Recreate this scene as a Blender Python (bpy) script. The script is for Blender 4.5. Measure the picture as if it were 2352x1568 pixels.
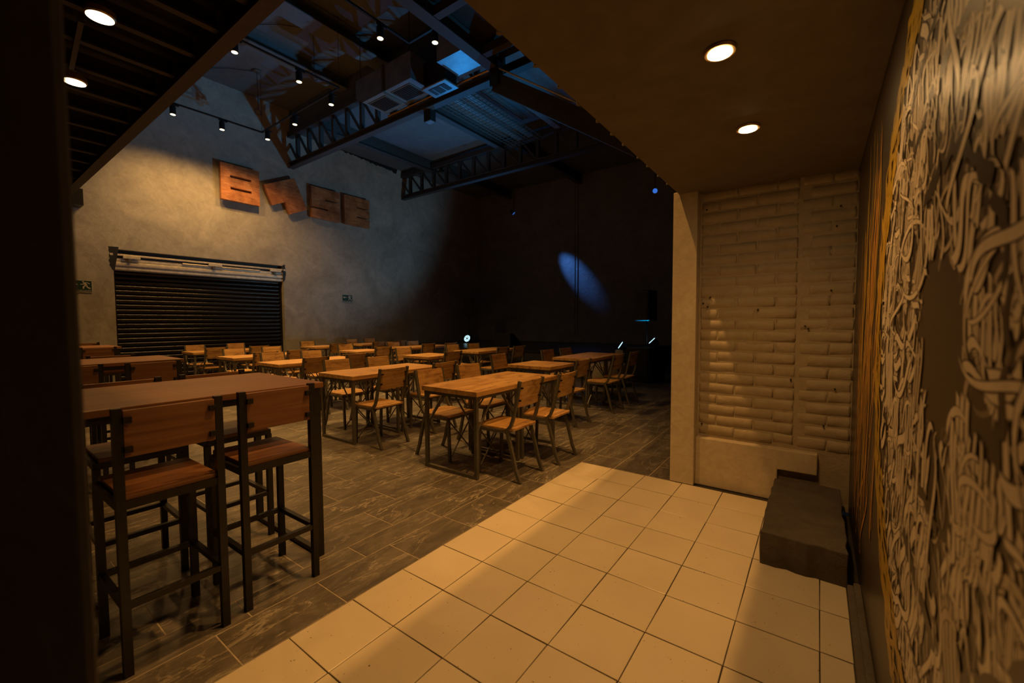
import bpy, math, random
from mathutils import Vector, Matrix
random.seed(7)
PI = math.pi
scn = bpy.context.scene
for o in list(bpy.data.objects): bpy.data.objects.remove(o)
C = bpy.data.collections.new('place'); scn.collection.children.link(C)

# ------------------------------------------------------------------ camera
CAM = Vector((1.880, -3.760, 1.4074))
YAW, PITCH, ROLL, FPX = math.radians(-36.0), math.radians(-2.77), math.radians(-0.25), 968.0
fw = Vector((math.sin(YAW)*math.cos(PITCH), math.cos(YAW)*math.cos(PITCH), math.sin(PITCH)))
rt = fw.cross(Vector((0, 0, 1))).normalized(); up = rt.cross(fw)
r2 = math.cos(ROLL)*rt + math.sin(ROLL)*up; u2 = -math.sin(ROLL)*rt + math.cos(ROLL)*up
cd = bpy.data.cameras.new('camera'); cam = bpy.data.objects.new('camera', cd); C.objects.link(cam)
cam.matrix_world = Matrix(((r2.x, u2.x, -fw.x, CAM.x), (r2.y, u2.y, -fw.y, CAM.y), (r2.z, u2.z, -fw.z, CAM.z), (0, 0, 0, 1)))
cd.sensor_width = 36; cd.lens = FPX/2352*36; cd.clip_start = 0.02; cd.clip_end = 100
cd.dof.use_dof = True; cd.dof.focus_distance = 3.6; cd.dof.aperture_fstop = 2.0
scn.camera = cam
def to_px(p):
    d = Vector(p)-CAM; z = d.dot(fw)
    if z < 0.05: return None
    return 1176+FPX*d.dot(r2)/z, 784-FPX*d.dot(u2)/z, z

# ------------------------------------------------------------------ world, exposure
w = bpy.data.worlds.new('dark'); scn.world = w; w.use_nodes = True
w.node_tree.nodes['Background'].inputs[0].default_value = (0.010, 0.010, 0.012, 1)
w.node_tree.nodes['Background'].inputs[1].default_value = 0.3
vs = scn.view_settings; vs.view_transform = 'Standard'; vs.look = 'None'; vs.gamma = 1; vs.exposure = 0.0; vs.use_curve_mapping = False

WARM = (1.0, 0.53, 0.15); WARM2 = (1.0, 0.47, 0.115); BLUE = (0.02, 0.30, 1.0)
P_TRACK, P_MEZZ, P_DOWN, P_HIGH, P_PAR = 205, 60, 20, 470, 130
def spot(name, loc, target, power, col, angle, blend=0.5, size=0.04, parent=None):
    d = bpy.data.lights.new(name, 'SPOT'); d.energy = power; d.color = col; d.spot_size = math.radians(angle)
    d.spot_blend = blend; d.shadow_soft_size = size
    o = bpy.data.objects.new(name, d); C.objects.link(o)
    dirv = Vector(target)-Vector(loc)
    o.rotation_euler = dirv.to_track_quat('-Z', 'Y').to_euler()
    if parent is not None:
        o.parent = parent; o.location = Vector(loc)-parent.location
    else: o.location = loc
    return o

# ------------------------------------------------------------------ helpers
def tag(o, label=None, cat=None, group=None, kind=None):
    if label: o['label'] = label
    if cat: o['category'] = cat
    if group: o['group'] = group
    if kind: o['kind'] = kind
    return o
def empty(name, loc, label=None, cat=None, group=None, rz=0):
    o = bpy.data.objects.new(name, None); C.objects.link(o); o.location = loc; o.rotation_euler = (0, 0, rz)
    o.empty_display_size = 0.1
    return tag(o, label, cat, group)
class MB:
    def __init__(s): s.v = []; s.f = []
    def add(s, vs_, fs):
        b = len(s.v); s.v += [tuple(x) for x in vs_]; s.f += [tuple(b+i for i in f) for f in fs]; return s
    def box(s, x0, x1, y0, y1, z0, z1):
        return s.add([(x0,y0,z0),(x1,y0,z0),(x1,y1,z0),(x0,y1,z0),(x0,y0,z1),(x1,y0,z1),(x1,y1,z1),(x0,y1,z1)],
            [(0,3,2,1),(4,5,6,7),(0,1,5,4),(1,2,6,5),(2,3,7,6),(3,0,4,7)])
    def bar(s, p, q, w, h=None, upv=(0, 0, 1)):
        h = h or w; p = Vector(p); q = Vector(q); d = (q-p).normalized(); u = Vector(upv)
        if abs(d.dot(u)) > 0.98: u = Vector((0, 1, 0)) if abs(d.y) < 0.9 else Vector((1, 0, 0))
        a = d.cross(u).normalized()*w/2; b = a.normalized().cross(d)*h/2
        return s.add([p-a-b, p+a-b, p+a+b, p-a+b, q-a-b, q+a-b, q+a+b, q-a+b],
            [(0,3,2,1),(4,5,6,7),(0,1,5,4),(1,2,6,5),(2,3,7,6),(3,0,4,7)])
    def tube(s, pts, r, n=8):
        pts = [Vector(p) for p in pts]; rings = []
        ref = Vector((0.13, 0.31, 0.94))
        for i, p in enumerate(pts):
            d = (pts[min(i+1, len(pts)-1)]-pts[max(i-1, 0)]).normalized()
            a = d.cross(ref)
            if a.length < 0.1: a = d.cross(Vector((1, 0, 0)))
            a.normalize(); b = d.cross(a)
            rings.append([p+r*(math.cos(2*PI*k/n)*a+math.sin(2*PI*k/n)*b) for k in range(n)])
        vv = [x for R_ in rings for x in R_]; ff = []
        for i in range(len(pts)-1):
            for k in range(n): ff.append((i*n+k, i*n+(k+1) % n, (i+1)*n+(k+1) % n, (i+1)*n+k))
        ff.append(tuple(range(n-1, -1, -1))); ff.append(tuple((len(pts)-1)*n+k for k in range(n)))
        return s.add(vv, ff)
    def lathe(s, prof, n=20, c=(0, 0, 0), M=None):
        vv = []; ff = []
        for (r, z) in prof:
            for k in range(n):
                p = Vector((r*math.cos(2*PI*k/n), r*math.sin(2*PI*k/n), z))
                if M is not None: p = M @ p
                vv.append(p+Vector(c))
        for i in range(len(prof)-1):
            for k in range(n): ff.append((i*n+k, i*n+(k+1) % n, (i+1)*n+(k+1) % n, (i+1)*n+k))
        ff.append(tuple(range(n-1, -1, -1))); ff.append(tuple((len(prof)-1)*n+k for k in range(n)))
        return s.add(vv, ff)
    def prism(s, poly, a0, a1, axis='x'):
        # poly: list of 2-D points in the plane across the axis, extruded from a0 to a1
        n = len(poly)
        def P(u, v, a): return (a, u, v) if axis == 'x' else ((u, a, v) if axis == 'y' else (u, v, a))
        vv = [P(u, v, a0) for u, v in poly]+[P(u, v, a1) for u, v in poly]
        ff = [tuple(range(n)), tuple(range(2*n-1, n-1, -1))]
        for i in range(n): ff.append((i, (i+1) % n, n+(i+1) % n, n+i))
        return s.add(vv, ff)
    def sweep(s, pts, y, w, h):
        # rectangular section swept along a path in the local x-z plane
        vv = []; ff = []
        for i, (x, z) in enumerate(pts):
            a = pts[max(i-1, 0)]; b = pts[min(i+1, len(pts)-1)]
            d = Vector((b[0]-a[0], b[1]-a[1])).normalized(); nx, nz = -d.y, d.x
            for sy, sn in ((-1, -1), (1, -1), (1, 1), (-1, 1)):
                vv.append((x+nx*h/2*sn, y+w/2*sy, z+nz*h/2*sn))
        for i in range(len(pts)-1):
            for k in range(4): ff.append((i*4+k, i*4+(k+1) % 4, i*4+4+(k+1) % 4, i*4+4+k))
        ff.append((3, 2, 1, 0)); m = (len(pts)-1)*4; ff.append((m, m+1, m+2, m+3))
        return s.add(vv, ff)
    def mesh(s, name, mat, smooth=False):
        m = bpy.data.meshes.new(name); m.from_pydata(s.v, [], s.f); m.materials.append(mat)
        import bmesh
        bm = bmesh.new(); bm.from_mesh(m); bmesh.ops.recalc_face_normals(bm, faces=bm.faces); bm.to_mesh(m); bm.free()
        if smooth:
            m.polygons.foreach_set('use_smooth', [True]*len(m.polygons))
        return m
    def build(s, name, mat, parent=None, smooth=False, bevel=0, loc=None):
        m = s.mesh(name, mat, smooth); o = bpy.data.objects.new(name, m); C.objects.link(o)
        if parent is not None: o.parent = parent
        if loc is not None: o.location = loc
        if bevel:
            b = o.modifiers.new('bevel', 'BEVEL'); b.width = bevel; b.segments = 2; b.limit_method = 'ANGLE'
        if smooth:
            e = o.modifiers.new('split', 'EDGE_SPLIT'); e.split_angle = math.radians(40)
        return o
def copy_tree(o, parent=None):
    c = o.copy(); C.objects.link(c); c.parent = parent
    for ch in o.children: 
        if ch.type != 'LIGHT': copy_tree(ch, c)
    return c
def structure(o, label): return tag(o, label, None, None, 'structure')

# ------------------------------------------------------------------ materials
def srgb(r, g, b):
    f = lambda c: (c/255/12.92) if c <= 10 else ((c/255+0.055)/1.055)**2.4
    return (f(r), f(g), f(b), 1)
class NT:
    def __init__(s, name):
        s.m = bpy.data.materials.new(name); s.m.use_nodes = True; s.t = s.m.node_tree; s.n = s.t.nodes
        s.b = s.n['Principled BSDF']
    def new(s, t, **k):
        n = s.n.new(t)
        for a, v in k.items(): setattr(n, a, v)
        return n
    def link(s, a, b): s.t.links.new(a, b)
    def noise(s, scale, detail=4, rough=0.55, vec=None, dist=0.0):
        n = s.new('ShaderNodeTexNoise'); n.inputs['Scale'].default_value = scale; n.inputs['Detail'].default_value = detail
        n.inputs['Roughness'].default_value = rough; n.inputs['Distortion'].default_value = dist
        if vec is not None: s.link(vec, n.inputs['Vector'])
        return n.outputs['Fac']
    def ramp(s, fac, stops):
        r = s.new('ShaderNodeValToRGB'); e = r.color_ramp.elements
        while len(e) < len(stops): e.new(0.5)
        for i, (p, c) in enumerate(stops):
            e[i].position = p; e[i].color = c if len(c) == 4 else (*c, 1)
        s.link(fac, r.inputs[0]); return r.outputs[0]
    def coord(s, scale=(1, 1, 1), rand=True, rot=(0, 0, 0)):
        tc = s.new('ShaderNodeTexCoord'); mp = s.new('ShaderNodeMapping'); mp.inputs['Scale'].default_value = scale
        mp.inputs['Rotation'].default_value = rot
        if rand:
            oi = s.new('ShaderNodeObjectInfo'); mu = s.new('ShaderNodeMath', operation='MULTIPLY'); mu.inputs[1].default_value = 37.0
            s.link(oi.outputs['Random'], mu.inputs[0])
            va = s.new('ShaderNodeVectorMath', operation='ADD'); s.link(tc.outputs['Object'], va.inputs[0]); s.link(mu.outputs[0], va.inputs[1])
            s.link(va.outputs[0], mp.inputs['Vector'])
        else: s.link(tc.outputs['Object'], mp.inputs['Vector'])
        return mp.outputs[0]
    def bump(s, fac, strength, dist=0.01):
        b = s.new('ShaderNodeBump'); b.inputs['Strength'].default_value = strength; b.inputs['Distance'].default_value = dist
        s.link(fac, b.inputs['Height']); s.link(b.outputs[0], s.b.inputs['Normal']); return b
    def mix(s, fac, a, b):
        m = s.new('ShaderNodeMix', data_type='RGBA')
        for sock, v in ((m.inputs[0], fac), (m.inputs[6], a), (m.inputs[7], b)):
            if hasattr(v, 'is_linked') or hasattr(v, 'links'): s.link(v, sock)
            else: sock.default_value = v
        return m.outputs[2]
    def col(s, c):
        if hasattr(c, 'links'): s.link(c, s.b.inputs['Base Color'])
        else: s.b.inputs['Base Color'].default_value = c
        return s
    def rough(s, r): s.b.inputs['Roughness'].default_value = r; return s
def plain(name, c, rough=0.5, metal=0.0, nscale=30, var=0.25, bump=0.0):
    t = NT(name); v = t.coord()
    n = t.noise(nscale, 4, 0.6, v)
    c = tuple(c[:3]); t.col(t.ramp(n, [(0.25, tuple(x*(1-var) for x in c)), (0.75, tuple(min(1, x*(1+var)) for x in c))]))
    t.rough(rough); t.b.inputs['Metallic'].default_value = metal
    if bump: t.bump(n, bump, 0.004)
    return t.m
def emit(name, c, strength):
    t = NT(name); t.col((0.02, 0.02, 0.02, 1)); t.b.inputs['Emission Color'].default_value = (*c, 1); t.b.inputs['Emission Strength'].default_value = strength
    return t.m
def plaster(name, c, var=0.2, bump=0.25, rough=0.75, sc=1.0):
    t = NT(name); v = t.coord(rand=False)
    a = t.noise(0.9*sc, 8, 0.62, v, 1.2); b = t.noise(7*sc, 6, 0.6, v, 0.8); d = t.noise(60*sc, 3, 0.5, v)
    c = tuple(c[:3])
    base = t.ramp(a, [(0.3, tuple(x*(1-var) for x in c)), (0.7, tuple(x*(1+var) for x in c))])
    fine = t.ramp(b, [(0.3, (0.86, 0.86, 0.86)), (0.7, (1.1, 1.1, 1.1))])
    m = t.new('ShaderNodeMix', data_type='RGBA', blend_type='MULTIPLY'); m.inputs[0].default_value = 1
    t.link(base, m.inputs[6]); t.link(fine, m.inputs[7]); t.col(m.outputs[2])
    ad = t.new('ShaderNodeMath', operation='MULTIPLY_ADD'); ad.inputs[1].default_value = 0.2; t.link(d, ad.inputs[0]); t.link(b, ad.inputs[2])
    t.bump(ad.outputs[0], bump, 0.02); t.rough(rough)
    return t.m
def wood(name, dark, mid, light, stretch=(22, 1.6, 22), knots=True, rough=0.42, gb=0.05):
    t = NT(name); v = t.coord(stretch)
    g = t.noise(1.0, 6, 0.65, v, 0.6)
    base = t.ramp(g, [(0.3, dark), (0.5, mid), (0.72, light)])
    if knots:
        v2 = t.coord((11, 5, 11)); k = t.noise(1.0, 6, 0.72, v2, 0.6)
        mask = t.ramp(k, [(0.52, (0, 0, 0)), (0.70, (0.85, 0.85, 0.85))])
        base = t.mix(mask, base, (dark[0]*0.45, dark[1]*0.4, dark[2]*0.35, 1))
    t.col(base); t.rough(rough); t.bump(g, gb, 0.003)
    return t.m
M = {}
M['rustic'] = wood('rustic_wood', (0.30, 0.145, 0.050), (0.52, 0.295, 0.105), (0.68, 0.43, 0.18))
M['walnut'] = wood('walnut_laminate', (0.150, 0.066, 0.030), (0.225, 0.102, 0.046), (0.30, 0.150, 0.072), (26, 0.9, 26), False, 0.38, 0.02)
M['steel'] = plain('grey_steel', (0.125, 0.115, 0.098), 0.45, 0.3)
M['blacksteel'] = plain('black_steel', (0.022, 0.020, 0.019), 0.42, 0.3)
M['truss'] = plain('truss_paint', (0.070, 0.073, 0.078), 0.5, 0.2)
M['mezz'] = plain('mezzanine_paint', (0.045, 0.036, 0.027), 0.6)
M['joist'] = plain('dark_joist', (0.026, 0.021, 0.016), 0.6)
M['darkdeck'] = plain('dark_deck', (0.016, 0.013, 0.012), 0.8, 0, 4)
M['plaster'] = plaster('trowelled_plaster', (0.40, 0.375, 0.335), 0.24, 0.32)
M['stagewall'] = plaster('black_painted_plaster', (0.21, 0.205, 0.20), 0.15, 0.9, 0.6, 0.8)
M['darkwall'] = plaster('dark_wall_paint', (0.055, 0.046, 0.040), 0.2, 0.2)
M['roof'] = plaster('roof_board', (0.13, 0.145, 0.16), 0.1, 0.08)
M['ceil'] = plaster('entrance_ceiling_paint', (0.150, 0.128, 0.098), 0.1, 0.05)
M['cream'] = plaster('cream_wall_paint', (0.56, 0.485, 0.365), 0.08, 0.14, 0.6, 2)
M['concrete'] = plaster('rough_concrete', (0.115, 0.098, 0.080), 0.3, 0.6, 0.8, 3)
M['grout'] = plain('dark_grout', (0.035, 0.028, 0.020), 0.9, 0, 40, 0.4, 0.3)
M['stonegrout'] = plain('pale_grout', (0.42, 0.36, 0.28), 0.9, 0, 20, 0.3)
M['white_metal'] = plain('cream_sheet_metal', (0.64, 0.58, 0.47), 0.45, 0.2, 12, 0.25)
M['silver'] = plain('galvanised_duct', (0.30, 0.31, 0.32), 0.35, 0.6, 5, 0.25)
M['black'] = plain('black_plastic', (0.016, 0.016, 0.017), 0.5)
M['rubber'] = plain('black_cable', (0.012, 0.012, 0.012), 0.6)
M['shutter'] = plain('shutter_paint', (0.014, 0.012, 0.011), 0.30, 0.3, 3, 0.3)
M['rust'] = None
M['sign_green'] = plain('sign_green', (0.010, 0.045, 0.034), 0.4)
M['sign_white'] = plain('sign_white', (0.60, 0.58, 0.52), 0.5)
M['beige'] = plain('beige_leather', (0.42, 0.36, 0.25), 0.5, 0, 40, 0.1)
M['stage'] = wood('black_stage_boards', (0.018, 0.018, 0.02), (0.030, 0.030, 0.033), (0.05, 0.05, 0.055), (2, 14, 14), False, 0.35)
M['brass'] = plain('brass_rim', (0.45, 0.30, 0.12), 0.35, 0.7)
M['yellow'] = plain('yellow_sticker', (0.70, 0.48, 0.03), 0.5)
M['lens'] = emit('warm_lens', (1.0, 0.78, 0.45), 6)
M['lens2'] = emit('downlight_lens', (1.0, 0.74, 0.42), 5)
M['lens3'] = emit('entrance_lens', (1.0, 0.60, 0.24), 140)
M['led'] = emit('cyan_led', (0.50, 0.85, 1.0), 2.0)
M['ledblue'] = emit('blue_lens', (0.06, 0.25, 1.0), 0.6)
M['outlet'] = plain('outlet_plate', (0.18, 0.14, 0.11), 0.5)
# rust brown paint with brushed pale streaks
t = NT('brushed_rust_paint'); v = t.coord((4, 1.2, 7)); n1 = t.noise(1.2, 8, 0.7, v, 2.5); v2 = t.coord((2, 2, 2)); n2 = t.noise(1.5, 4, 0.6, v2)
base = t.ramp(n1, [(0.30, (0.30, 0.10, 0.036)), (0.50, (0.56, 0.21, 0.07)), (0.62, (0.58, 0.29, 0.14)), (0.76, (0.70, 0.50, 0.33))])
dk = t.ramp(n2, [(0.4, (0.5, 0.45, 0.42)), (0.6, (1, 1, 1))])
m = t.new('ShaderNodeMix', data_type='RGBA', blend_type='MULTIPLY'); m.inputs[0].default_value = 0.8; t.link(base, m.inputs[6]); t.link(dk, m.inputs[7])
t.col(m.outputs[2]).rough(0.5); t.bump(n1, 0.15, 0.006); M['rust'] = t.m
# veined stone look floor tile
def stone():
    t = NT('veined_stone_tile'); v = t.coord((1.6, 0.55, 1)); vr = t.coord((1.9, 0.5, 1), True, (0, 0, 0.35))
    a = t.noise(4.5, 12, 0.72, v, 0.9); b = t.noise(2.6, 9, 0.6, vr, 0.7); c = t.noise(5.5, 8, 0.6, v, 0.5)
    base = t.ramp(a, [(0.26, (0.055, 0.048, 0.040)), (0.5, (0.118, 0.103, 0.085)), (0.74, (0.22, 0.195, 0.16))])
    vein = t.ramp(b, [(0.488, (0, 0, 0)), (0.498, (0.8, 0.8, 0.8)), (0.502, (0.8, 0.8, 0.8)), (0.512, (0, 0, 0))])
    vein2 = t.ramp(c, [(0.492, (0, 0, 0)), (0.5, (0.6, 0.6, 0.6)), (0.508, (0, 0, 0))])
    vm = t.coord((0.9, 0.35, 1)); msk = t.ramp(t.noise(2.4, 3, 0.5, vm, 0.6), [(0.40, (0.22, 0.22, 0.22)), (0.60, (1, 1, 1))])
    def mul(p, q):
        m = t.new('ShaderNodeMix', data_type='RGBA', blend_type='MULTIPLY'); m.inputs[0].default_value = 1; t.link(p, m.inputs[6]); t.link(q, m.inputs[7]); return m.outputs[2]
    x = t.mix(mul(vein, msk), base, (0.47, 0.42, 0.34, 1)); x = t.mix(mul(vein2, msk), x, (0.40, 0.36, 0.29, 1))
    t.col(x); t.rough(0.42); t.bump(a, 0.10, 0.004); return t.m
M['stone'] = stone()
def tile():
    t = NT('cream_ceramic_tile'); v = t.coord()
    a = t.noise(2.0, 5, 0.6, v, 0.5); sp = t.noise(70, 2, 0.5, v)
    base = t.ramp(a, [(0.3, (0.63, 0.555, 0.42)), (0.7, (0.71, 0.635, 0.49))])
    mask = t.ramp(sp, [(0.735, (0, 0, 0)), (0.76, (1, 1, 1))])
    t.col(t.mix(mask, base, (0.13, 0.09, 0.05, 1))); t.rough(0.33); t.bump(a, 0.03, 0.004); return t.m
M['tile'] = tile()
def brickpaint():
    t = NT('painted_brick'); v = t.coord(); a = t.noise(9, 6, 0.65, v, 0.6); d = t.noise(55, 4, 0.6, v)
    t.col(t.ramp(a, [(0.3, (0.375, 0.31, 0.215)), (0.7, (0.46, 0.385, 0.275))])); t.rough(0.55)
    ad = t.new('ShaderNodeMath', operation='MULTIPLY_ADD'); ad.inputs[1].default_value = 0.35; t.link(d, ad.inputs[0]); t.link(a, ad.inputs[2])
    t.bump(ad.outputs[0], 0.7, 0.012); return t.m
M['brick'] = brickpaint()
def mural(name, c, var=0.12, rough=0.36):
    t = NT(name); v = t.coord((6, 6, 1.2), False); a = t.noise(3.0, 6, 0.65, v, 0.6)
    t.col(t.ramp(a, [(0.3, tuple(x*(1-var) for x in c)), (0.7, tuple(x*(1+var) for x in c))])); t.rough(rough)
    v2 = t.coord((1, 1, 1), False); t.bump(t.noise(90, 4, 0.6, v2), 0.05, 0.002)
    return t.m
M['mural_base'] = mural('mural_ground', (0.066, 0.050, 0.032))
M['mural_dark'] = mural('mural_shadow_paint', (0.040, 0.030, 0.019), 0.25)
M['mural_low'] = mural('mural_brown_paint', (0.27, 0.215, 0.150), 0.3)
M['mural_mid'] = mural('mural_grey_paint', (0.60, 0.51, 0.385), 0.16)
M['mural_light'] = mural('mural_cream_paint', (0.86, 0.76, 0.60), 0.10)
M['mural_yellow'] = mural('mural_yellow_paint', (0.55, 0.36, 0.025), 0.25)
M['mural_orange'] = mural('mural_orange_paint', (0.60, 0.29, 0.05), 0.25)

# ------------------------------------------------------------------ room dimensions
XL, YB, XR, YN = -10.6, 10.83, 2.09, -6.2         # shutter wall, stage wall, mural wall, wall behind the camera
ZS, XS = 2.47, 0.90                               # entrance ceiling height and edge
R1, R2, YT1, YT2 = 7.48, 6.90, 2.55, 6.62         # roof heights, truss positions
ZM, YM = 3.87, -2.06                              # mezzanine underside and edge

# ------------------------------------------------------------------ hall floor: grout bed and stone tiles
b = MB(); b.box(XL-0.3, 0.0, YN, YB, -0.15, -0.0014); b.box(0.0, 0.90, 0.002, YB, -0.15, -0.0014)
floor = structure(b.build('floor', M['stonegrout']), 'grey veined stone tile floor of the hall')
TW, TL = 0.335, 0.63
tiles = []
def strip(x0, x1, off, ymin, ymax, L=TL):
    y = off-L*math.ceil((off-ymin)/L)
    while y < ymax:
        a, c = max(y, ymin), min(y+L, ymax)
        if c-a > 0.02: tiles.append((x0, x1, a, c))
        y += L
strip(-0.28, 0.0, -2.115, -4.6, YB, 0.475)
strip(-0.47, -0.28, -2.285, -4.6, YB)
k = 0; x = -0.47
while x > XL+0.01:
    strip(max(x-TW, XL), x, -1.65 if k % 2 else -1.935, -4.6, YB); x -= TW; k += 1
strip(0.0, 0.335, 0.31, 0.002, YB); strip(0.335, 0.67, 0.62, 0.002, YB); strip(0.67, 0.90, 0.31, 0.002, YB)
def seen(tl):
    cx, cy = (tl[0]+tl[1])/2, (tl[2]+tl[3])/2; p = to_px((cx, cy, 0))
    if not p or not (150 < p[0] < 2352 and p[1] < 1640): return 0
    return (tl[1]-tl[0])*(tl[3]-tl[2])/p[2]**3
tiles.sort(key=seen, reverse=True)
def tile_mb(mb, x0, x1, y0, y1, g=0.0028, c=0.0007, z0=-0.010, zt=0.0):
    a, bb, cc, d = x0+g, x1-g, y0+g, y1-g
    return mb.add([(a,cc,z0),(bb,cc,z0),(bb,d,z0),(a,d,z0),(a,cc,zt-c),(bb,cc,zt-c),(bb,d,zt-c),(a,d,zt-c),(a+c,cc+c,zt),(bb-c,cc+c,zt),(bb-c,d-c,zt),(a+c,d-c,zt)],
        [(0,1,5,4),(1,2,6,5),(2,3,7,6),(3,0,4,7),(4,5,9,8),(5,6,10,9),(6,7,11,10),(7,4,8,11),(8,9,10,11)])
cache = {}
for i, (x0, x1, y0, y1) in enumerate(tiles[:300]):
    key = (round(x1-x0, 3), round(y1-y0, 3))
    if key not in cache:
        mb = MB(); tile_mb(mb, -key[0]/2, key[0]/2, -key[1]/2, key[1]/2); cache[key] = mb.mesh('stone_tile', M['stone'])
    o = bpy.data.objects.new('stone_tile', cache[key]); C.objects.link(o); o.parent = floor; o.location = ((x0+x1)/2, (y0+y1)/2, random.uniform(-0.0006, 0.0004))
mb = MB()
for tl in tiles[300:]: tile_mb(mb, *tl)
tag(mb.build('far_stone_tiles', M['stone'], floor), 'grey veined stone tiles farther into the hall', None, None, 'stuff')

# ------------------------------------------------------------------ entrance floor: cream tiles on dark grout
b = MB(); b.box(0.0, XR, YN, 0.06, -0.15, -0.004)
efloor = structure(b.build('floor', M['grout']), 'cream square tile floor of the entrance')
T = 0.32; cache2 = {}
for i in range(7):
    for j in range(15):
        x0, x1 = i*T, min((i+1)*T, 2.035); y1 = -j*T; y0 = y1-T
        if i == 6 and x1-x0 < 0.02: continue
        if i >= 5 and y0 > -0.9: pass
        key = (round(x1-x0, 3), (i*7+j*3) % 4)
        if key not in cache2:
            rr = random.Random(key[1]+11); mb = MB(); w_ = key[0]
            j1 = lambda: rr.uniform(-0.0016, 0.0016)
            tile_mb(mb, -w_/2, w_/2, -T/2, T/2, 0.0024, 0.0016, -0.010, 0.0)
            mb.v = [(vx+(j1() if k_ > 3 else 0), vy+(j1() if k_ > 3 else 0), vz) for k_, (vx, vy, vz) in enumerate(mb.v)]
            cache2[key] = mb.mesh('floor_tile', M['tile'])
        o = bpy.data.objects.new('floor_tile', cache2[key]); C.objects.link(o); o.parent = efloor
        o.location = ((x0+x1)/2, (y0+y1)/2, random.uniform(-0.0008, 0.0006)); o.rotation_euler = (random.uniform(-.002, .002), random.uniform(-.002, .002), random.uniform(-.004, .004))

# ------------------------------------------------------------------ walls
OY0, OY1, OZ, OH = -1.37, 2.25, 2.58, 3.02       # shutter opening and its roll housing
b = MB(); xb = XL-0.30
b.box(xb, XL, YN, OY0, 0, R1+0.1); b.box(xb, XL, OY1, YT1, 0, R1+0.1)
b.box(xb, XL, YT1, YB+0.2, 0, R2+0.05)
top = R1+0.1
wl = structure(b.build('wall_left', M['plaster']), 'grey trowelled plaster wall with the roller shutter')
b = MB(); b.box(xb, XL, OY0, OY1, OH, top); b.build('lintel', M['plaster'], wl)
b = MB(); b.box(XL-0.34, XL-0.30, OY0-0.2, OY1+0.2, 0, top); b.build('backing', M['darkwall'], wl)
b = MB()
rr = random.Random(3); pts = []
for i in range(40):
    y = 4.0+i*0.06; pts.append((y, 6.88-0.06*max(0, (y-4.2))+rr.uniform(-0.03, 0.03)))
poly = [(4.0, 6.95), (6.4, 6.95)]+pts[::-1]
b.prism(poly, XL, XL+0.012); b.build('broken_plaster_edge', M['black'], wl)
b = MB(); b.box(XL-0.3, XS+0.1, YB, YB+0.2, 0, R2+0.05)
ws = structure(b.build('wall_back', M['stagewall']), 'black painted plaster wall behind the stage')
b = MB(); b.tube([(-5.72, YB-0.009, 0.9), (-5.72, YB-0.009, 6.8)], 0.008); b.build('conduit', M['black'], ws)
b = MB(); b.tube([(-5.60, YB-0.011, 0.95), (-5.60, YB-0.011, 3), (-5.59, YB-0.011, 4.4), (-5.60, YB-0.011, 6.8)], 0.010); b.build('cable_bundle', M['black'], ws)
for yy in (-8.95, -8.72, -8.52, -8.32, -8.10):
    b = MB(); b.box(yy-0.045, yy+0.045, YB-0.02, YB, 1.49, 1.58); b.build('outlet_plate', M['outlet'], ws)
for yy in (-5.98, -5.76, -5.50):
    b = MB(); b.box(yy-0.05, yy+0.05, YB-0.02, YB, 0.82, 0.91); b.build('outlet_plate', M['outlet'], ws)
b = MB(); b.box(XS+0.0, XS+0.2, 0.13, YB, 0, R2+0.05)
structure(b.build('wall_right', M['stagewall']), 'black side wall of the hall behind the cream column')
b = MB(); b.box(XL-0.3, XR+0.2, YN-0.2, YN, 0, R1+0.1)
structure(b.build('wall_near', M['darkwall']), 'dark wall behind the camera')
# near dark wall end at the left edge of the picture
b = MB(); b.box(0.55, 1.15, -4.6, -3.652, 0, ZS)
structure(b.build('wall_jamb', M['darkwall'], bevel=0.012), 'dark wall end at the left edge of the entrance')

# mural wall
b = MB(); b.box(XR, XR+0.2, YN, 0.13, 0, R1+0.1)
wm = structure(b.build('wall_mural', M['mural_base']), 'dark wall painted with a round cream calligraphy mural')
b = MB(); b.box(2.035, XR, YN, -1.0, -0.004, 0.028); b.box(2.06, XR, YN, -1.0, 0.028, 0.045)
structure(b.build('trim_1', M['concrete'], bevel=0.006), 'rough concrete curb along the foot of the mural wall')

# brick wall with cream column, plinth
b = MB(); b.box(1.03, XR, 0.115, 0.35, 0, ZS+0.02)
wb = structure(b.build('wall_brick', M['brick']), 'cream painted brick wall beside the column')
BH = 0.0895; bricks = []
variants = []
for q in range(10):
    rr = random.Random(q+50); mb = MB(); w_, h_ = 0.262 if q < 6 else 0.128, BH-0.012; c = 0.008
    nx = 5; prof = []
    vv = []; ff = []
    # front grid of 5 x 3 points, domed and jittered, with sloped sides
    for iz in range(5):
        for ix in range(7):
            u = [-w_/2, -w_/2, -w_/2+c*1.6, 0, w_/2-c*1.6, w_/2, w_/2][ix]; z = [-h_/2, -h_/2+0.0, -0.0, h_/2-0.0, h_/2][iz]
            edge = ix in (0, 6) or iz in (0, 4)
            d = 0.006 if edge else (-0.0012 if (ix in (1, 5) or iz in (1, 3)) else -0.0022)
            if not edge: d += rr.uniform(-0.0016, 0.0016)
            vv.append((u+rr.uniform(-.005, .005), d, z+(0 if edge else (-0.004 if iz == 3 else 0.004 if iz == 1 else 0))+rr.uniform(-.004, .004)))
    for iz in range(4):
        for ix in range(6): ff.append((iz*7+ix, iz*7+ix+1, iz*7+ix+8, iz*7+ix+7))
    mb.add(vv, ff); variants.append(mb.mesh('brick', M['brick'], True))
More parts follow.
